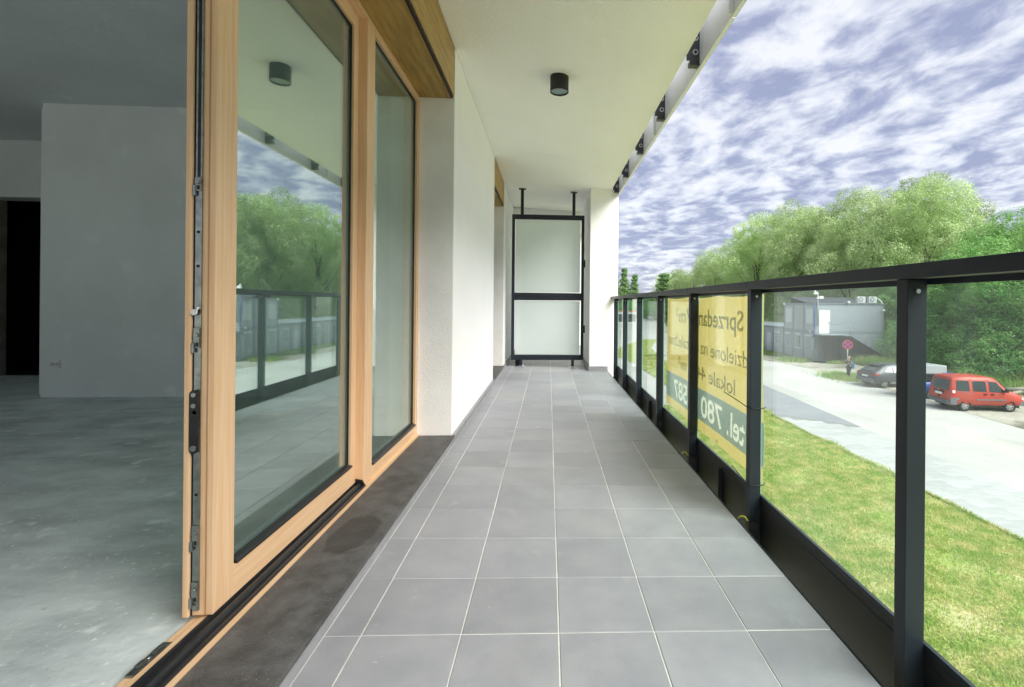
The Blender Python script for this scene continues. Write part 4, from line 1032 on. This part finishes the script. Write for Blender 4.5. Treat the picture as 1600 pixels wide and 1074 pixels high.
# blue pipe at the corner, roof things
tg = thing('downpipe', (26.47, 46.05, G), 'blue pipe running down the near corner of the two-storey container block', 'pipe')
bm = new_bm(); add_tube(bm, [(26.40, 46.00, 1.22), (26.42, 45.98, .2), (26.44, 46.0, -1.6), (26.40, 46.03, -2.05), (26.38, 46.3, -2.1)], .05); obj('pipe', bm, M['blue'], tg)
bm = new_bm(); add_prism(bm, [(48.2, 1.32), (51.8, 1.98), (51.85, 1.90), (48.25, 1.315)], 'x', 26.9, 33.4)
add_box(bm, 27.0, 33.3, 51.7, 51.76, 1.305, 1.93)
obj('dark_roof_sheet', bm, M['darkroof'], label='dark sloping sheet standing on the roof of the two-storey containers', cat='roof sheet')
for k, x in enumerate((31.75, 32.95)):
    t = thing('air_conditioner', (x, 46.8, 1.31), ['left white outdoor air conditioner with visible fan on the container roof', 'right white outdoor air conditioner on the container roof'][k], 'air conditioner', group='air conditioners on the container roof')
    boxo('casing', M['shutter'], t, x - .42, x + .42, 46.65, 47.0, 1.36, 2.00, bevel=.02)
    bm = new_bm(); add_cyl(bm, (x - .1, 46.648, 1.69), (x - .1, 46.625, 1.69), .25, seg=24); f_ = obj('fan_grille', bm, mat('grille_grey', (.25, .26, .27), .6), t)
    bm = new_bm(); add_cyl(bm, (x - .1, 46.624, 1.69), (x - .1, 46.610, 1.69), .07, seg=12); obj('hub', bm, M['whiteplastic'], f_)
    bm = new_bm(); add_box(bm, x - .35, x - .28, 46.66, 46.98, 1.302, 1.359); add_box(bm, x + .28, x + .35, 46.66, 46.98, 1.302, 1.359); obj('feet', bm, M['container_frame'], t)
bm = new_bm(); add_tube(bm, [(33.35, 46.8, 1.8), (33.6, 46.7, 1.75), (33.72, 46.5, 1.5), (33.76, 46.3, 1.25)], .05); obj('hose', bm, M['whiteplastic'], label='white insulated hose curving off the container roof edge', cat='hose')
t = thing('camera_pole', (26.75, 45.95, G), 'pole with white surveillance cameras at the container corner', 'camera pole')
bm = new_bm(); add_tube(bm, [(26.75, 45.95, -1.0), (26.75, 45.95, 2.35)], .06, seg=8); obj('pole', bm, M['container_light'], t)
boxo('camera', M['whiteplastic'], t, 26.3, 26.65, 45.8, 46.0, 2.15, 2.40, bevel=.03); boxo('camera', M['whiteplastic'], t, 26.82, 27.22, 45.75, 45.95, 1.72, 1.98, bevel=.03)
bm = new_bm(); add_cyl(bm, (26.40, 45.9, 2.42), (26.40, 45.9, 2.56), .11, .07, seg=14); obj('camera_dome', bm, M['whiteplastic'], t)
boxo('junction_box', M['whiteplastic'], t, 26.6, 26.9, 45.8, 45.94, 1.72, 1.9, bevel=.01)
for k, (x, y, z, lab) in enumerate(((26.36, 46.6, -1.55, 'white floodlight low on the near corner of the container block'), (33.55, 45.95, .62, 'white floodlight at the top right of the container gable'), (29.9, 45.9, 1.42, 'small white device on the roof edge of the containers'), (26.38, 52.0, 1.2, 'small white lamp at the far roof corner of the two-storey block'))):
    bm = new_bm(); add_box(bm, x - .11, x + .11, y - .09, y + .05, z - .08, z + .1, bevel=.02); add_tube(bm, [(x, y, z - .1), (x + .02, y + .1, z - .2)], .02); obj('floodlight', bm, M['whiteplastic'], label=lab, cat='floodlight')
# single-storey row
ys = [52.4 + 2.44 * i for i in range(17)]
rowb = container_block('site_container_row', 'single-storey row of grey site containers running away from the two-storey block', 26.5, 32.6, ys, [G + .05, -1.46])
for i, y in enumerate(ys[:-1]):
    if i == 1:
        boxo('door', M['shutter'], rowb, 26.49, 26.527, y + .55, y + 1.6, -4.45, -2.2)
    elif i % 5 == 4: boxo('door', M['container_light'], rowb, 26.49, 26.527, y + .6, y + 1.6, -4.45, -2.2)
    else: window_part(rowb, 26.527, y + .55, y + 1.9, -3.4, -1.95, 'open' if i % 4 == 2 else 'grey')
bm = new_bm(); add_box(bm, 26.40, 32.7, 52.42, ys[-1] + .1, -1.455, -1.38); obj('roof', bm, M['container_frame'], rowb)
bm = new_bm(); add_box(bm, 26.52, 26.60, ys[-1] + .001, ys[-1] + .02, G + .1, -1.5); add_box(bm, 26.6, 32.5, ys[-1] + .001, ys[-1] + .03, G + .1, -1.5); obj('end_panel', bm, M['shutter'], rowb)
# far low hall with a white roof
t = thing('far_hall', (24, 152, G), 'long low dark building with a white roof beyond the end of the lawn', 'building')
boxo('wall', M['darkroof'], t, 14, 27.5, 150, 160, G, G + 2.4); boxo('roof', M['shutter'], t, 13.6, 27.9, 149.6, 160.4, G + 2.41, G + 3.1)
boxo('sign_stripe', mat('orange_stripe', (.5, .2, .06), .6), t, 20, 27.5, 149.5, 149.58, G + 3.11, G + 3.5)

# ================================================================== NO STOPPING SIGN
t = thing('no_stopping_sign', (24.05, 37.0, G), 'round blue and red no stopping sign on a thin pole behind the person', 'traffic sign')
vdir = Vector((-24.05, -37.0, 0)).normalized(); rz = math.atan2(vdir.y, vdir.x)
def disc(bm, c, r0, r1, off, seg=40):
    """ring or disc facing vdir"""
    side = Vector((-vdir.y, vdir.x, 0)); up = Vector((0, 0, 1)); c = Vector(c) + vdir * off
    ri = [bm.verts.new(c + (side * math.cos(a) + up * math.sin(a)) * r0) for a in [2 * math.pi * i / seg for i in range(seg)]] if r0 else None
    ro = [bm.verts.new(c + (side * math.cos(a) + up * math.sin(a)) * r1) for a in [2 * math.pi * i / seg for i in range(seg)]]
    if ri:
        for i in range(seg): bm.faces.new((ro[i], ro[(i + 1) % seg], ri[(i + 1) % seg], ri[i]))
    else: bm.faces.new(ro)
sc_ = (24.05, 37.0, -2.09)
bm = new_bm(); add_cyl(bm, (24.05, 37.0, G), (24.05, 37.0, -1.75), .032, seg=10); obj('pole', bm, M['steel'], t)
bm = new_bm(); add_cyl(bm, Vector(sc_) + vdir * .036, Vector(sc_) + vdir * .05, .375, seg=40); plate_ = obj('plate', bm, M['signblue'], t)
bm = new_bm(); disc(bm, sc_, .285, .375, .055)
side = Vector((-vdir.y, vdir.x, 0)); up = Vector((0, 0, 1))
for s_ in (1, -1):
    a = (side + up * s_).normalized(); b = (side * -s_ + up).normalized(); c = Vector(sc_) + vdir * (.0545 if s_ > 0 else .0535)
    bm.faces.new([bm.verts.new(c + a * p * .29 + b * q * .042) for p, q in ((-1, -1), (1, -1), (1, 1), (-1, 1))])
obj('red_cross_and_border', bm, M['signred'], t, fix=False)

# pale logs at the right edge
for k, (x0, y0, x1, y1, z, lab) in enumerate(((29.0, 28.3, 31.2, 28.9, .14, 'pale log lying lowest in the heap at the right edge of the verge'), (29.3, 28.9, 31.5, 28.2, .34, 'pale log lying crosswise on top of the heap'), (30.0, 29.3, 31.9, 29.9, .16, 'pale log at the back of the heap by the bushes'))):
    bm = new_bm(); add_tube(bm, [(x0, y0, G + z), ((x0 + x1) / 2, (y0 + y1) / 2 + .05, G + z + .1), (x1, y1, G + z + .16)], [.12, .10, .07], seg=8); obj('log', bm, M['wood_grey'], label=lab, cat='log', group='pale logs by the thicket')

# ================================================================== VEHICLES
def ring_pts(st):
    xl, xb, xr, zb, zbelt, zr, wl, wb, wr = st
    return [(xl, 0, zb), (xl, wl * .86, zb), (xl, wl, zb + .10), (xl * .5 + xb * .5, (wl + wb) / 2 + .012, (zb + zbelt) / 2 + .05), (xb, wb, zbelt), (xb * .25 + xr * .75, wr + (wb - wr) * .22, zbelt + (zr - zbelt) * .78), (xr, wr - .03, zr - .025), (xr, wr - .14, zr), (xr, 0, zr + .012)]
def car_body(name, stations, m, par, wheels, wr_):
    bm = new_bm(); rings = []
    for st in stations:
        pts = ring_pts(st); full = pts + [(p[0], -p[1], p[2]) for p in reversed(pts[1:-1])]
        rings.append([bm.verts.new(p) for p in full])
    n = len(rings[0])
    for a, b in zip(rings[:-1], rings[1:]):
        for i in range(n):
            f = bm.faces.new((a[i], a[(i + 1) % n], b[(i + 1) % n], b[i])); f.smooth = True
    bm.faces.new(list(reversed(rings[0]))); bm.faces.new(rings[-1])
    bmesh.ops.recalc_face_normals(bm, faces=bm.faces)
    o = obj(name, bm, m, par, fix=False)
    # cut the wheel arches
    cb_ = new_bm()
    for x in wheels: add_cyl(cb_, (x, -1.2, wr_), (x, 1.2, wr_), wr_ * 1.17, seg=28)
    bmesh.ops.recalc_face_normals(cb_, faces=cb_.faces); cm_ = bpy.data.meshes.new('cut'); cb_.to_mesh(cm_); cb_.free()
    co_ = bpy.data.objects.new('cut', cm_); COL.objects.link(co_)
    md = o.modifiers.new('b', 'BOOLEAN'); md.operation = 'DIFFERENCE'; md.object = co_; md.solver = 'EXACT'
    dg = bpy.context.evaluated_depsgraph_get(); nm = bpy.data.meshes.new_from_object(o.evaluated_get(dg)); o.modifiers.clear()
    old = o.data
    if len(nm.polygons) > 50: o.data = nm; nm.name = name
    bpy.data.objects.remove(co_); 
    return o
def side_y(st_ref, z):
    _, _, _, zb, zbelt, zr, wl, wb, wr = st_ref
    if z <= zbelt: t_ = (z - zb) / (zbelt - zb); return wl + (wb - wl) * t_ + .012 * (1 - abs(2 * t_ - 1))
    t_ = (z - zbelt) / (zr - zbelt); return wb + (wr + (wb - wr) * .22 - wb) * min(1, t_ / .78)
def side_panel(name, par, pts, ref, m, off=.008, th=.02, sides=(1, -1), mesh=None):
    for s_ in sides:
        bm = new_bm()
        vo_ = [bm.verts.new((x, s_ * (side_y(ref, z) + off), z)) for x, z in pts]; vi = [bm.verts.new((x, s_ * (side_y(ref, z) + off - th), z)) for x, z in pts]
        n_ = len(pts); bm.faces.new(vo_); bm.faces.new(list(reversed(vi)))
        for i in range(n_): bm.faces.new((vo_[i], vi[i], vi[(i + 1) % n_], vo_[(i + 1) % n_]))
        obj(name, bm, m, par)
def wheel(par, x, y, r, w_=.19, spokes=7):
    s_ = 1 if y > 0 else -1
    bm = new_bm()
    prof_ = [(r * .66, -w_ / 2), (r * .93, -w_ / 2), (r, -w_ / 2 + .03), (r, w_ / 2 - .03), (r * .93, w_ / 2), (r * .66, w_ / 2)]
    seg = 28; rg = []
    for i in range(seg):
        a = 2 * math.pi * i / seg; rg.append([bm.verts.new((x + q * math.cos(a), y + t_, r + q * math.sin(a))) for q, t_ in prof_])
    for i in range(seg):
        for j in range(len(prof_)):
            f = bm.faces.new((rg[i][j], rg[(i + 1) % seg][j], rg[(i + 1) % seg][(j + 1) % len(prof_)], rg[i][(j + 1) % len(prof_)])); f.smooth = True
    o = obj('wheel', bm, M['tyre'], par)
    bm = new_bm(); yo = y + s_ * (w_ / 2 - .03)
    add_cyl(bm, (x, yo, r), (x, yo - s_ * .01, r), r * .66, seg=24)
    obj('rim_back', bm, M['plastic'], o)
    bm = new_bm()
    for k in range(spokes):
        a = 2 * math.pi * k / spokes; ca, sa = math.cos(a), math.sin(a)
        for (q0, q1, hw_) in ((r * .10, r * .62, .028),):
            vs = []
            for q, h_ in ((q0, hw_ * .8), (q1, hw_ * 1.4)):
                for sg in (-1, 1): vs.append((x + ca * q - sa * h_ * sg, yo + s_ * .012, r + sa * q + ca * h_ * sg))
            bm.faces.new([bm.verts.new(vs[i]) for i in (0, 2, 3, 1)])
    sg_ = 24; ra, rb = r * .58, r * .67
    va = [bm.verts.new((x + ra * math.cos(6.2832 * i / sg_), yo + s_ * .014, r + ra * math.sin(6.2832 * i / sg_))) for i in range(sg_)]
    vb = [bm.verts.new((x + rb * math.cos(6.2832 * i / sg_), yo + s_ * .010, r + rb * math.sin(6.2832 * i / sg_))) for i in range(sg_)]
    for i in range(sg_): bm.faces.new((va[i], va[(i + 1) % sg_], vb[(i + 1) % sg_], vb[i]))
    add_cyl(bm, (x, yo, r), (x, yo + s_ * .02, r), r * .16, seg=12)
    obj('rim', bm, M['rim'], o)
    return o
def quadp(name, par, p, m, th=(0, 0, .01)):
    bm = new_bm(); t_ = Vector(th); a = [bm.verts.new(q) for q in p]; b = [bm.verts.new(Vector(q) - t_) for q in p]
    n_ = len(p); bm.faces.new(a); bm.faces.new(list(reversed(b)))
    for i in range(n_): bm.faces.new((a[i], b[i], b[(i + 1) % n_], a[(i + 1) % n_]))
    return obj(name, bm, m, par)

# --- red van (local x: 0 = tail, grows to the nose)
van = thing('parked_car', (21.62, 25.2, G + .012), 'dusty red high-roof family van parked on the sandy verge', 'car', rz=R(-7), world=False)
VS = [(.02, .07, .20, .42, 1.02, 1.72, .80, .84, .70), (.10, .13, .27, .32, 1.03, 1.80, .84, .86, .72), (1.0, 1.0, 1.0, .30, 1.03, 1.835, .85, .865, .725), (2.1, 2.1, 2.1, .30, 1.02, 1.825, .85, .865, .725),
      (2.75, 2.72, 2.45, .30, 1.00, 1.765, .85, .86, .70), (3.08, 3.05, 3.02, .30, .99, 1.16, .85, .85, .74), (3.45, 3.45, 3.45, .30, .93, 1.02, .84, .83, .72), (3.80, 3.80, 3.78, .32, .80, .88, .80, .78, .64), (3.93, 3.92, 3.88, .40, .62, .70, .70, .68, .52)]
car_body('body', VS, M['carred'], van, (.84, 3.13), .305)
ref = VS[2]
side_panel('side_window', van, [(.36, 1.10), (1.05, 1.08), (1.05, 1.62), (.42, 1.64)], ref, M['carglass'])
side_panel('side_window', van, [(1.22, 1.08), (1.92, 1.06), (1.90, 1.61), (1.22, 1.62)], ref, M['carglass'])
side_panel('side_window', van, [(2.06, 1.06), (2.86, 1.05), (2.80, 1.14), (2.42, 1.58), (2.05, 1.60)], ref, M['carglass'])
side_panel('side_trim', van, [(1.40, .60), (2.90, .60), (2.90, .68), (1.40, .68)], ref, M['carbumper'], off=.015)
side_panel('rail_track', van, [(.36, 1.035), (1.14, 1.030), (1.14, 1.052), (.36, 1.057)], ref, M['carbumper'], off=.010)
side_panel('door_handle', van, [(1.76, .90), (1.92, .90), (1.92, .97), (1.76, .97)], ref, M['plastic'], off=.03); side_panel('door_handle', van, [(2.12, .90), (2.28, .90), (2.28, .97), (2.12, .97)], ref, M['plastic'], off=.03)
side_panel('door_gap', van, [(1.125, .40), (1.14, .40), (1.14, 1.72), (1.125, 1.72)], ref, M['gasket'], off=.006); side_panel('door_gap', van, [(1.985, .36), (2.0, .36), (2.0, 1.70), (1.985, 1.70)], ref, M['gasket'], off=.006)
side_panel('rear_corner_bumper', van, [(.03, .36), (.42, .36), (.38, .70), (.06, .72)], ref, M['carbumper'], off=.018, th=.03); side_panel('rear_quarter_guard', van, [(.42, .55), (.55, .70), (.38, .70)], ref, M['carbumper'], off=.016)
side_panel('tail_lamp', van, [(.16, .86), (.30, .86), (.30, 1.22), (.18, 1.22)], ref, M['lightred'], off=.012); side_panel('tail_lamp', van, [(.155, .98), (.29, .98), (.29, 1.12), (.165, 1.12)], ref, M['lightwhite'], off=.016)
quadp('rear_window', van, [(.065, -.66, 1.10), (.065, .66, 1.10), (.165, .60, 1.62), (.165, -.60, 1.62)], M['carglass'], (-.03, 0, 0))
quadp('rear_bumper', van, [(-.06, -.80, .36), (-.06, .80, .36), (-.04, .82, .56), (-.04, -.82, .56)], M['carbumper'], (-.14, 0, 0))
quadp('number_plate', van, [(-.012, -.28, .80), (-.012, .24, .80), (.0, .24, .92), (.0, -.28, .92)], M['plate'], (-.03, 0, 0)); quadp('plate_band', van, [(-.0135, .243, .80), (-.0135, .285, .80), (-.0015, .285, .92), (-.0015, .243, .92)], M['platebl'], (-.03, 0, 0))
quadp('tailgate_trim', van, [(-.005, -.38, .955), (-.005, .38, .955), (.005, .38, 1.01), (.005, -.38, 1.01)], M['plastic'], (-.05, 0, 0))
quadp('tailgate_handle', van, [(-.015, -.06, .66), (-.015, .06, .66), (-.01, .06, .72), (-.01, -.06, .72)], M['plastic'], (-.06, 0, 0))
bm = new_bm(); add_cyl(bm, (.02, .0, 1.045), (.002, .0, 1.045), .04, seg=16); obj('round_badge', bm, M['rim'], van)
quadp('windscreen', van, [(2.50, -.60, 1.735), (2.50, .60, 1.735), (3.02, .68, 1.20), (3.02, -.68, 1.20)], M['carglass'], (-.02, 0, .03))
quadp('front_bumper', van, [(3.99, -.66, .30), (3.99, .66, .30), (3.97, .66, .56), (3.97, -.66, .56)], M['carbumper'], (.12, 0, 0)); side_panel('bumper_corner', van, [(3.56, .34), (3.90, .36), (3.90, .58), (3.60, .58)], VS[7], M['carbumper'], off=.015, th=.05)
side_panel('headlight', van, [(3.62, .70), (3.84, .66), (3.80, .78), (3.58, .84)], VS[7], M['lightwhite'], off=.012)
for s_ in (1, -1):
    bm = new_bm(); add_box(bm, 2.78, 2.92, s_ * .90, s_ * 1.04, 1.06, 1.26, bevel=.03); add_box(bm, 2.84, 2.90, s_ * .84, s_ * .91, 1.08, 1.14); obj('mirror', bm, M['plastic'], van)
for x in (.84, 3.13):
    for y in (-.76, .76): wheel(van, x, y, .305)
bm = new_bm(); add_box(bm, .3, 3.7, -.70, .70, .20, .34); obj('underbody', bm, M['plastic'], van)

# --- grey crossover
def suv(x, y, rz_, paint, label, loc_z=G + .012, group=None, detail=True):
    t = thing('parked_car', (x, y, loc_z), label, 'car', rz=rz_, world=False, group=group)
    SS = [(.04, .02, .10, .48, .92, 1.06, .80, .84, .66), (.12, .16, .42, .32, .95, 1.22, .87, .89, .66), (.55, .60, .95, .28, .98, 1.52, .89, .90, .66), (1.5, 1.5, 1.6, .27, .97, 1.60, .89, .90, .66), (2.3, 2.3, 2.2, .27, .95, 1.58, .89, .90, .65),
          (2.9, 2.85, 2.65, .28, .94, 1.46, .89, .89, .63), (3.25, 3.25, 3.25, .28, .93, 1.06, .89, .87, .70), (3.9, 3.9, 3.88, .30, .86, .96, .86, .84, .66), (4.25, 4.25, 4.20, .42, .66, .76, .72, .70, .52)]
    car_body('body', SS, paint, t, (.82, 3.42), .345)
    rf = SS[3]
    side_panel('side_window', t, [(.80, 1.10), (1.42, 1.04), (1.42, 1.44), (1.15, 1.42)], rf, M['carglass']); side_panel('side_window', t, [(1.50, 1.04), (2.2, 1.02), (2.2, 1.44), (1.50, 1.45)], rf, M['carglass'])
    side_panel('side_window', t, [(2.28, 1.02), (3.0, 1.02), (2.66, 1.38), (2.28, 1.44)], rf, M['carglass'])
    side_panel('sill_guard', t, [(1.22, .27), (3.02, .27), (3.0, .42), (1.25, .42)], rf, M['carbumper'], off=.02)
    quadp('rear_window', t, [(.16, -.60, 1.08), (.16, .60, 1.08), (.72, .56, 1.44), (.72, -.56, 1.44)], M['carglass'], (-.05, 0, -.0))
    quadp('roof_spoiler', t, [(.62, -.60, 1.50), (.62, .60, 1.50), (1.0, .60, 1.58), (1.0, -.60, 1.58)], M['plastic'], (0, 0, .04))
    quadp('rear_bumper', t, [(-.05, -.80, .36), (-.05, .80, .36), (-.03, .82, .60), (-.03, -.82, .60)], M['carbumper'], (-.16, 0, 0))
    quadp('number_plate', t, [(-.01, -.26, .70), (-.01, .26, .70), (.0, .26, .81), (.0, -.26, .81)], M['plate'], (-.06, 0, 0))
    side_panel('tail_lamp', t, [(.12, .86), (.46, .90), (.44, .97), (.10, .96)], rf, M['lightred'], off=.01)
    for s_ in (1, -1): quadp('tail_lamp', t, [(-.004, s_ * .44, .86), (-.004, s_ * .80, .86), (.0, s_ * .80, .94), (.0, s_ * .44, .92)], M['lightred'], (-.06, 0, 0))
    quadp('windscreen', t, [(2.68, -.56, 1.45), (2.68, .56, 1.45), (3.24, .62, 1.09), (3.24, -.62, 1.09)], M['carglass'], (-.02, 0, .03))
    for x_ in (.82, 3.42):
        for y_ in (-.79, .79): wheel(t, x_, y_, .345, .21, 5)
    bm = new_bm(); add_box(bm, .35, 3.9, -.72, .72, .20, .36); obj('underbody', bm, M['plastic'], t)
    return t
suv(22.15, 32.15, R(3), M['cargrey'], 'grey crossover car parked beside the no stopping sign')
# --- blue pickup with a white canopy, between the two
pk = thing('parked_car', (22.2, 28.35, G + .012), 'blue pickup truck with a white load canopy between the grey car and the red van', 'pickup', rz=R(0), world=False)
PS = [(.02, .02, .02, .50, .98, 1.02, .84, .86, .80), (.08, .08, .08, .36, 1.00, 1.05, .86, .88, .82), (1.5, 1.5, 1.5, .34, 1.0, 1.05, .87, .89, .82), (2.0, 2.0, 2.25, .34, 1.0, 1.50, .87, .88, .66), (3.0, 3.0, 2.9, .34, 1.0, 1.50, .87, .88, .66), (3.6, 3.6, 3.6, .34, .98, 1.08, .87, .86, .72), (4.5, 4.5, 4.5, .40, .86, .94, .82, .80, .66)]
car_body('body', PS, M['carblue'], pk, (.95, 3.75), .34)
bm = new_bm(); add_box(bm, .02, 1.62, -.86, .86, 1.53, 2.06, bevel=.04); obj('canopy_roof', bm, M['carwhite'], pk)
bm = new_bm(); add_box(bm, .04, 1.60, -.845, .845, 1.055, 1.528, bevel=.01); obj('canopy_window', bm, M['carglass'], pk)
bm = new_bm(); add_box(bm, 1.75, 2.25, -.5, .5, 1.50, 1.98, bevel=.05); obj('roof_box', bm, M['carwhite'], pk)
side_panel('side_window', pk, [(2.15, 1.06), (3.35, 1.04), (3.0, 1.40), (2.3, 1.42)], PS[3], M['carglass'])
quadp('rear_bumper', pk, [(-.08, -.80, .42), (-.08, .80, .42), (-.08, .80, .58), (-.08, -.80, .58)], M['plastic'], (-.12, 0, 0))
for x_ in (.95, 3.75):
    for y_ in (-.77, .77): wheel(pk, x_, y_, .34, .21, 6)
# distant cars
for x_, y_, lab in ((35.5, 170, 'distant silver car near the far end of the road, leftmost'), (41.5, 176, 'distant silver car near the far end of the road, rightmost')):
    suv(x_, y_, R(8), M['carsilver'], lab, loc_z=G + .0, group='distant parked cars')

# ================================================================== PERSON
def skinned(name, V, E, Rr, m, par, sub=2):
    me = bpy.data.meshes.new(name); me.from_pydata(V, E, []); o = bpy.data.objects.new(name, me); COL.objects.link(o)
    md = o.modifiers.new('s', 'SKIN'); md.use_smooth_shade = True
    for i, r_ in enumerate(Rr): me.skin_vertices[0].data[i].radius = (r_, r_) if not isinstance(r_, tuple) else r_
    me.skin_vertices[0].data[0].use_root = True
    o.modifiers.new('u', 'SUBSURF').levels = sub
    dg = bpy.context.evaluated_depsgraph_get(); nm = bpy.data.meshes.new_from_object(o.evaluated_get(dg)); o.modifiers.clear(); o.data = nm; nm.name = name
    nm.materials.clear(); nm.materials.append(m); o.parent = par; return o
pr = thing('person', (22.86, 35.0, G + .012), 'person in olive jacket and dark trousers standing by the no stopping sign', 'person', rz=R(200), world=False)
J = {'pel': (0, 0, .95), 'sp': (0, .01, 1.12), 'ch': (.0, .01, 1.32), 'nk': (.01, 0, 1.47), 'hd0': (.02, 0, 1.55), 'hd': (.03, 0, 1.64), 'hdt': (.02, 0, 1.72),
     'shl': (0, .18, 1.41), 'ell': (.10, .27, 1.16), 'wrl': (.26, .16, 1.22), 'hal': (.31, .12, 1.25),
     'shr': (0, -.18, 1.41), 'elr': (.12, -.26, 1.20), 'wrr': (.19, -.13, 1.42), 'har': (.17, -.09, 1.50),
     'hil': (0, .10, .90), 'knl': (.13, .12, .50), 'anl': (.10, .13, .09), 'tol': (.24, .14, .04),
     'hir': (0, -.10, .90), 'knr': (-.04, -.13, .49), 'anr': (-.17, -.13, .10), 'tor': (-.03, -.14, .04)}
K = list(J); E_ = [('pel', 'sp'), ('sp', 'ch'), ('ch', 'nk'), ('nk', 'hd0'), ('hd0', 'hd'), ('hd', 'hdt'), ('ch', 'shl'), ('shl', 'ell'), ('ell', 'wrl'), ('wrl', 'hal'), ('ch', 'shr'), ('shr', 'elr'), ('elr', 'wrr'), ('wrr', 'har'),
                   ('pel', 'hil'), ('hil', 'knl'), ('knl', 'anl'), ('anl', 'tol'), ('pel', 'hir'), ('hir', 'knr'), ('knr', 'anr'), ('anr', 'tor')]
RD = dict(pel=.13, sp=.115, ch=.14, nk=.055, hd0=.07, hd=.098, hdt=.075, shl=.06, ell=.043, wrl=.030, hal=.036, shr=.06, elr=.043, wrr=.030, har=.036, hil=.09, knl=.058, anl=.040, tol=.036, hir=.09, knr=.058, anr=.040, tor=.036)
def sub_fig(names, edges, grow, name, m, sub=2):
    ii = {k: i for i, k in enumerate(names)}
    return skinned(name, [J[k] for k in names], [(ii[a], ii[b]) for a, b in edges], [RD[k] + grow for k in names], m, pr, sub)
sub_fig(K, E_, 0, 'body', M['skin'])
sub_fig(['ch', 'sp', 'pel', 'shl', 'ell', 'wrl', 'shr', 'elr', 'wrr'], [('ch', 'sp'), ('sp', 'pel'), ('ch', 'shl'), ('shl', 'ell'), ('ell', 'wrl'), ('ch', 'shr'), ('shr', 'elr'), ('elr', 'wrr')], .028, 'jacket', M['jacket'])
sub_fig(['pel', 'hil', 'knl', 'anl', 'hir', 'knr', 'anr'], [('pel', 'hil'), ('hil', 'knl'), ('knl', 'anl'), ('pel', 'hir'), ('hir', 'knr'), ('knr', 'anr')], .018, 'trousers', M['trousers'])
for a, b in (('anl', 'tol'), ('anr', 'tor')): skinned('shoe', [J[a], J[b]], [(0, 1)], [.052, .045], M['plastic'], pr, 1)
skinned('hair', [(-.02, 0, 1.60), (-.01, 0, 1.70), (.03, 0, 1.745)], [(0, 1), (1, 2)], [.085, .098, .075], M['hair'], pr, 2)
for s_ in (1, -1): skinned('ear', [(.02, s_ * .098, 1.63), (.02, s_ * .104, 1.66)], [(0, 1)], [.014, .016], M['skin'], pr, 1)
skinned('nose', [(.125, 0, 1.645), (.135, 0, 1.622)], [(0, 1)], [.012, .016], M['skin'], pr, 1)
bg_ = thing('shoulder_bag', (22.95, 35.0, G + 1.0), 'blue bag hanging at the side of the person by the sign', 'bag', world=True)
bm = new_bm(); add_box(bm, 23.02, 23.22, 34.84, 35.0, G + .86, G + 1.28, bevel=.05); obj('bag_body', bm, M['bag'], bg_)
bm = new_bm(); add_tube(bm, [(23.10, 34.88, G + 1.25), (22.98, 34.86, G + 1.46), (22.86, 34.90, G + 1.52)], .022); obj('strap', bm, M['bag'], bg_)

# ------------------------------------------------------------------ tidy
for o in list(bpy.data.objects):
    if '_w' in o: del o['_w']
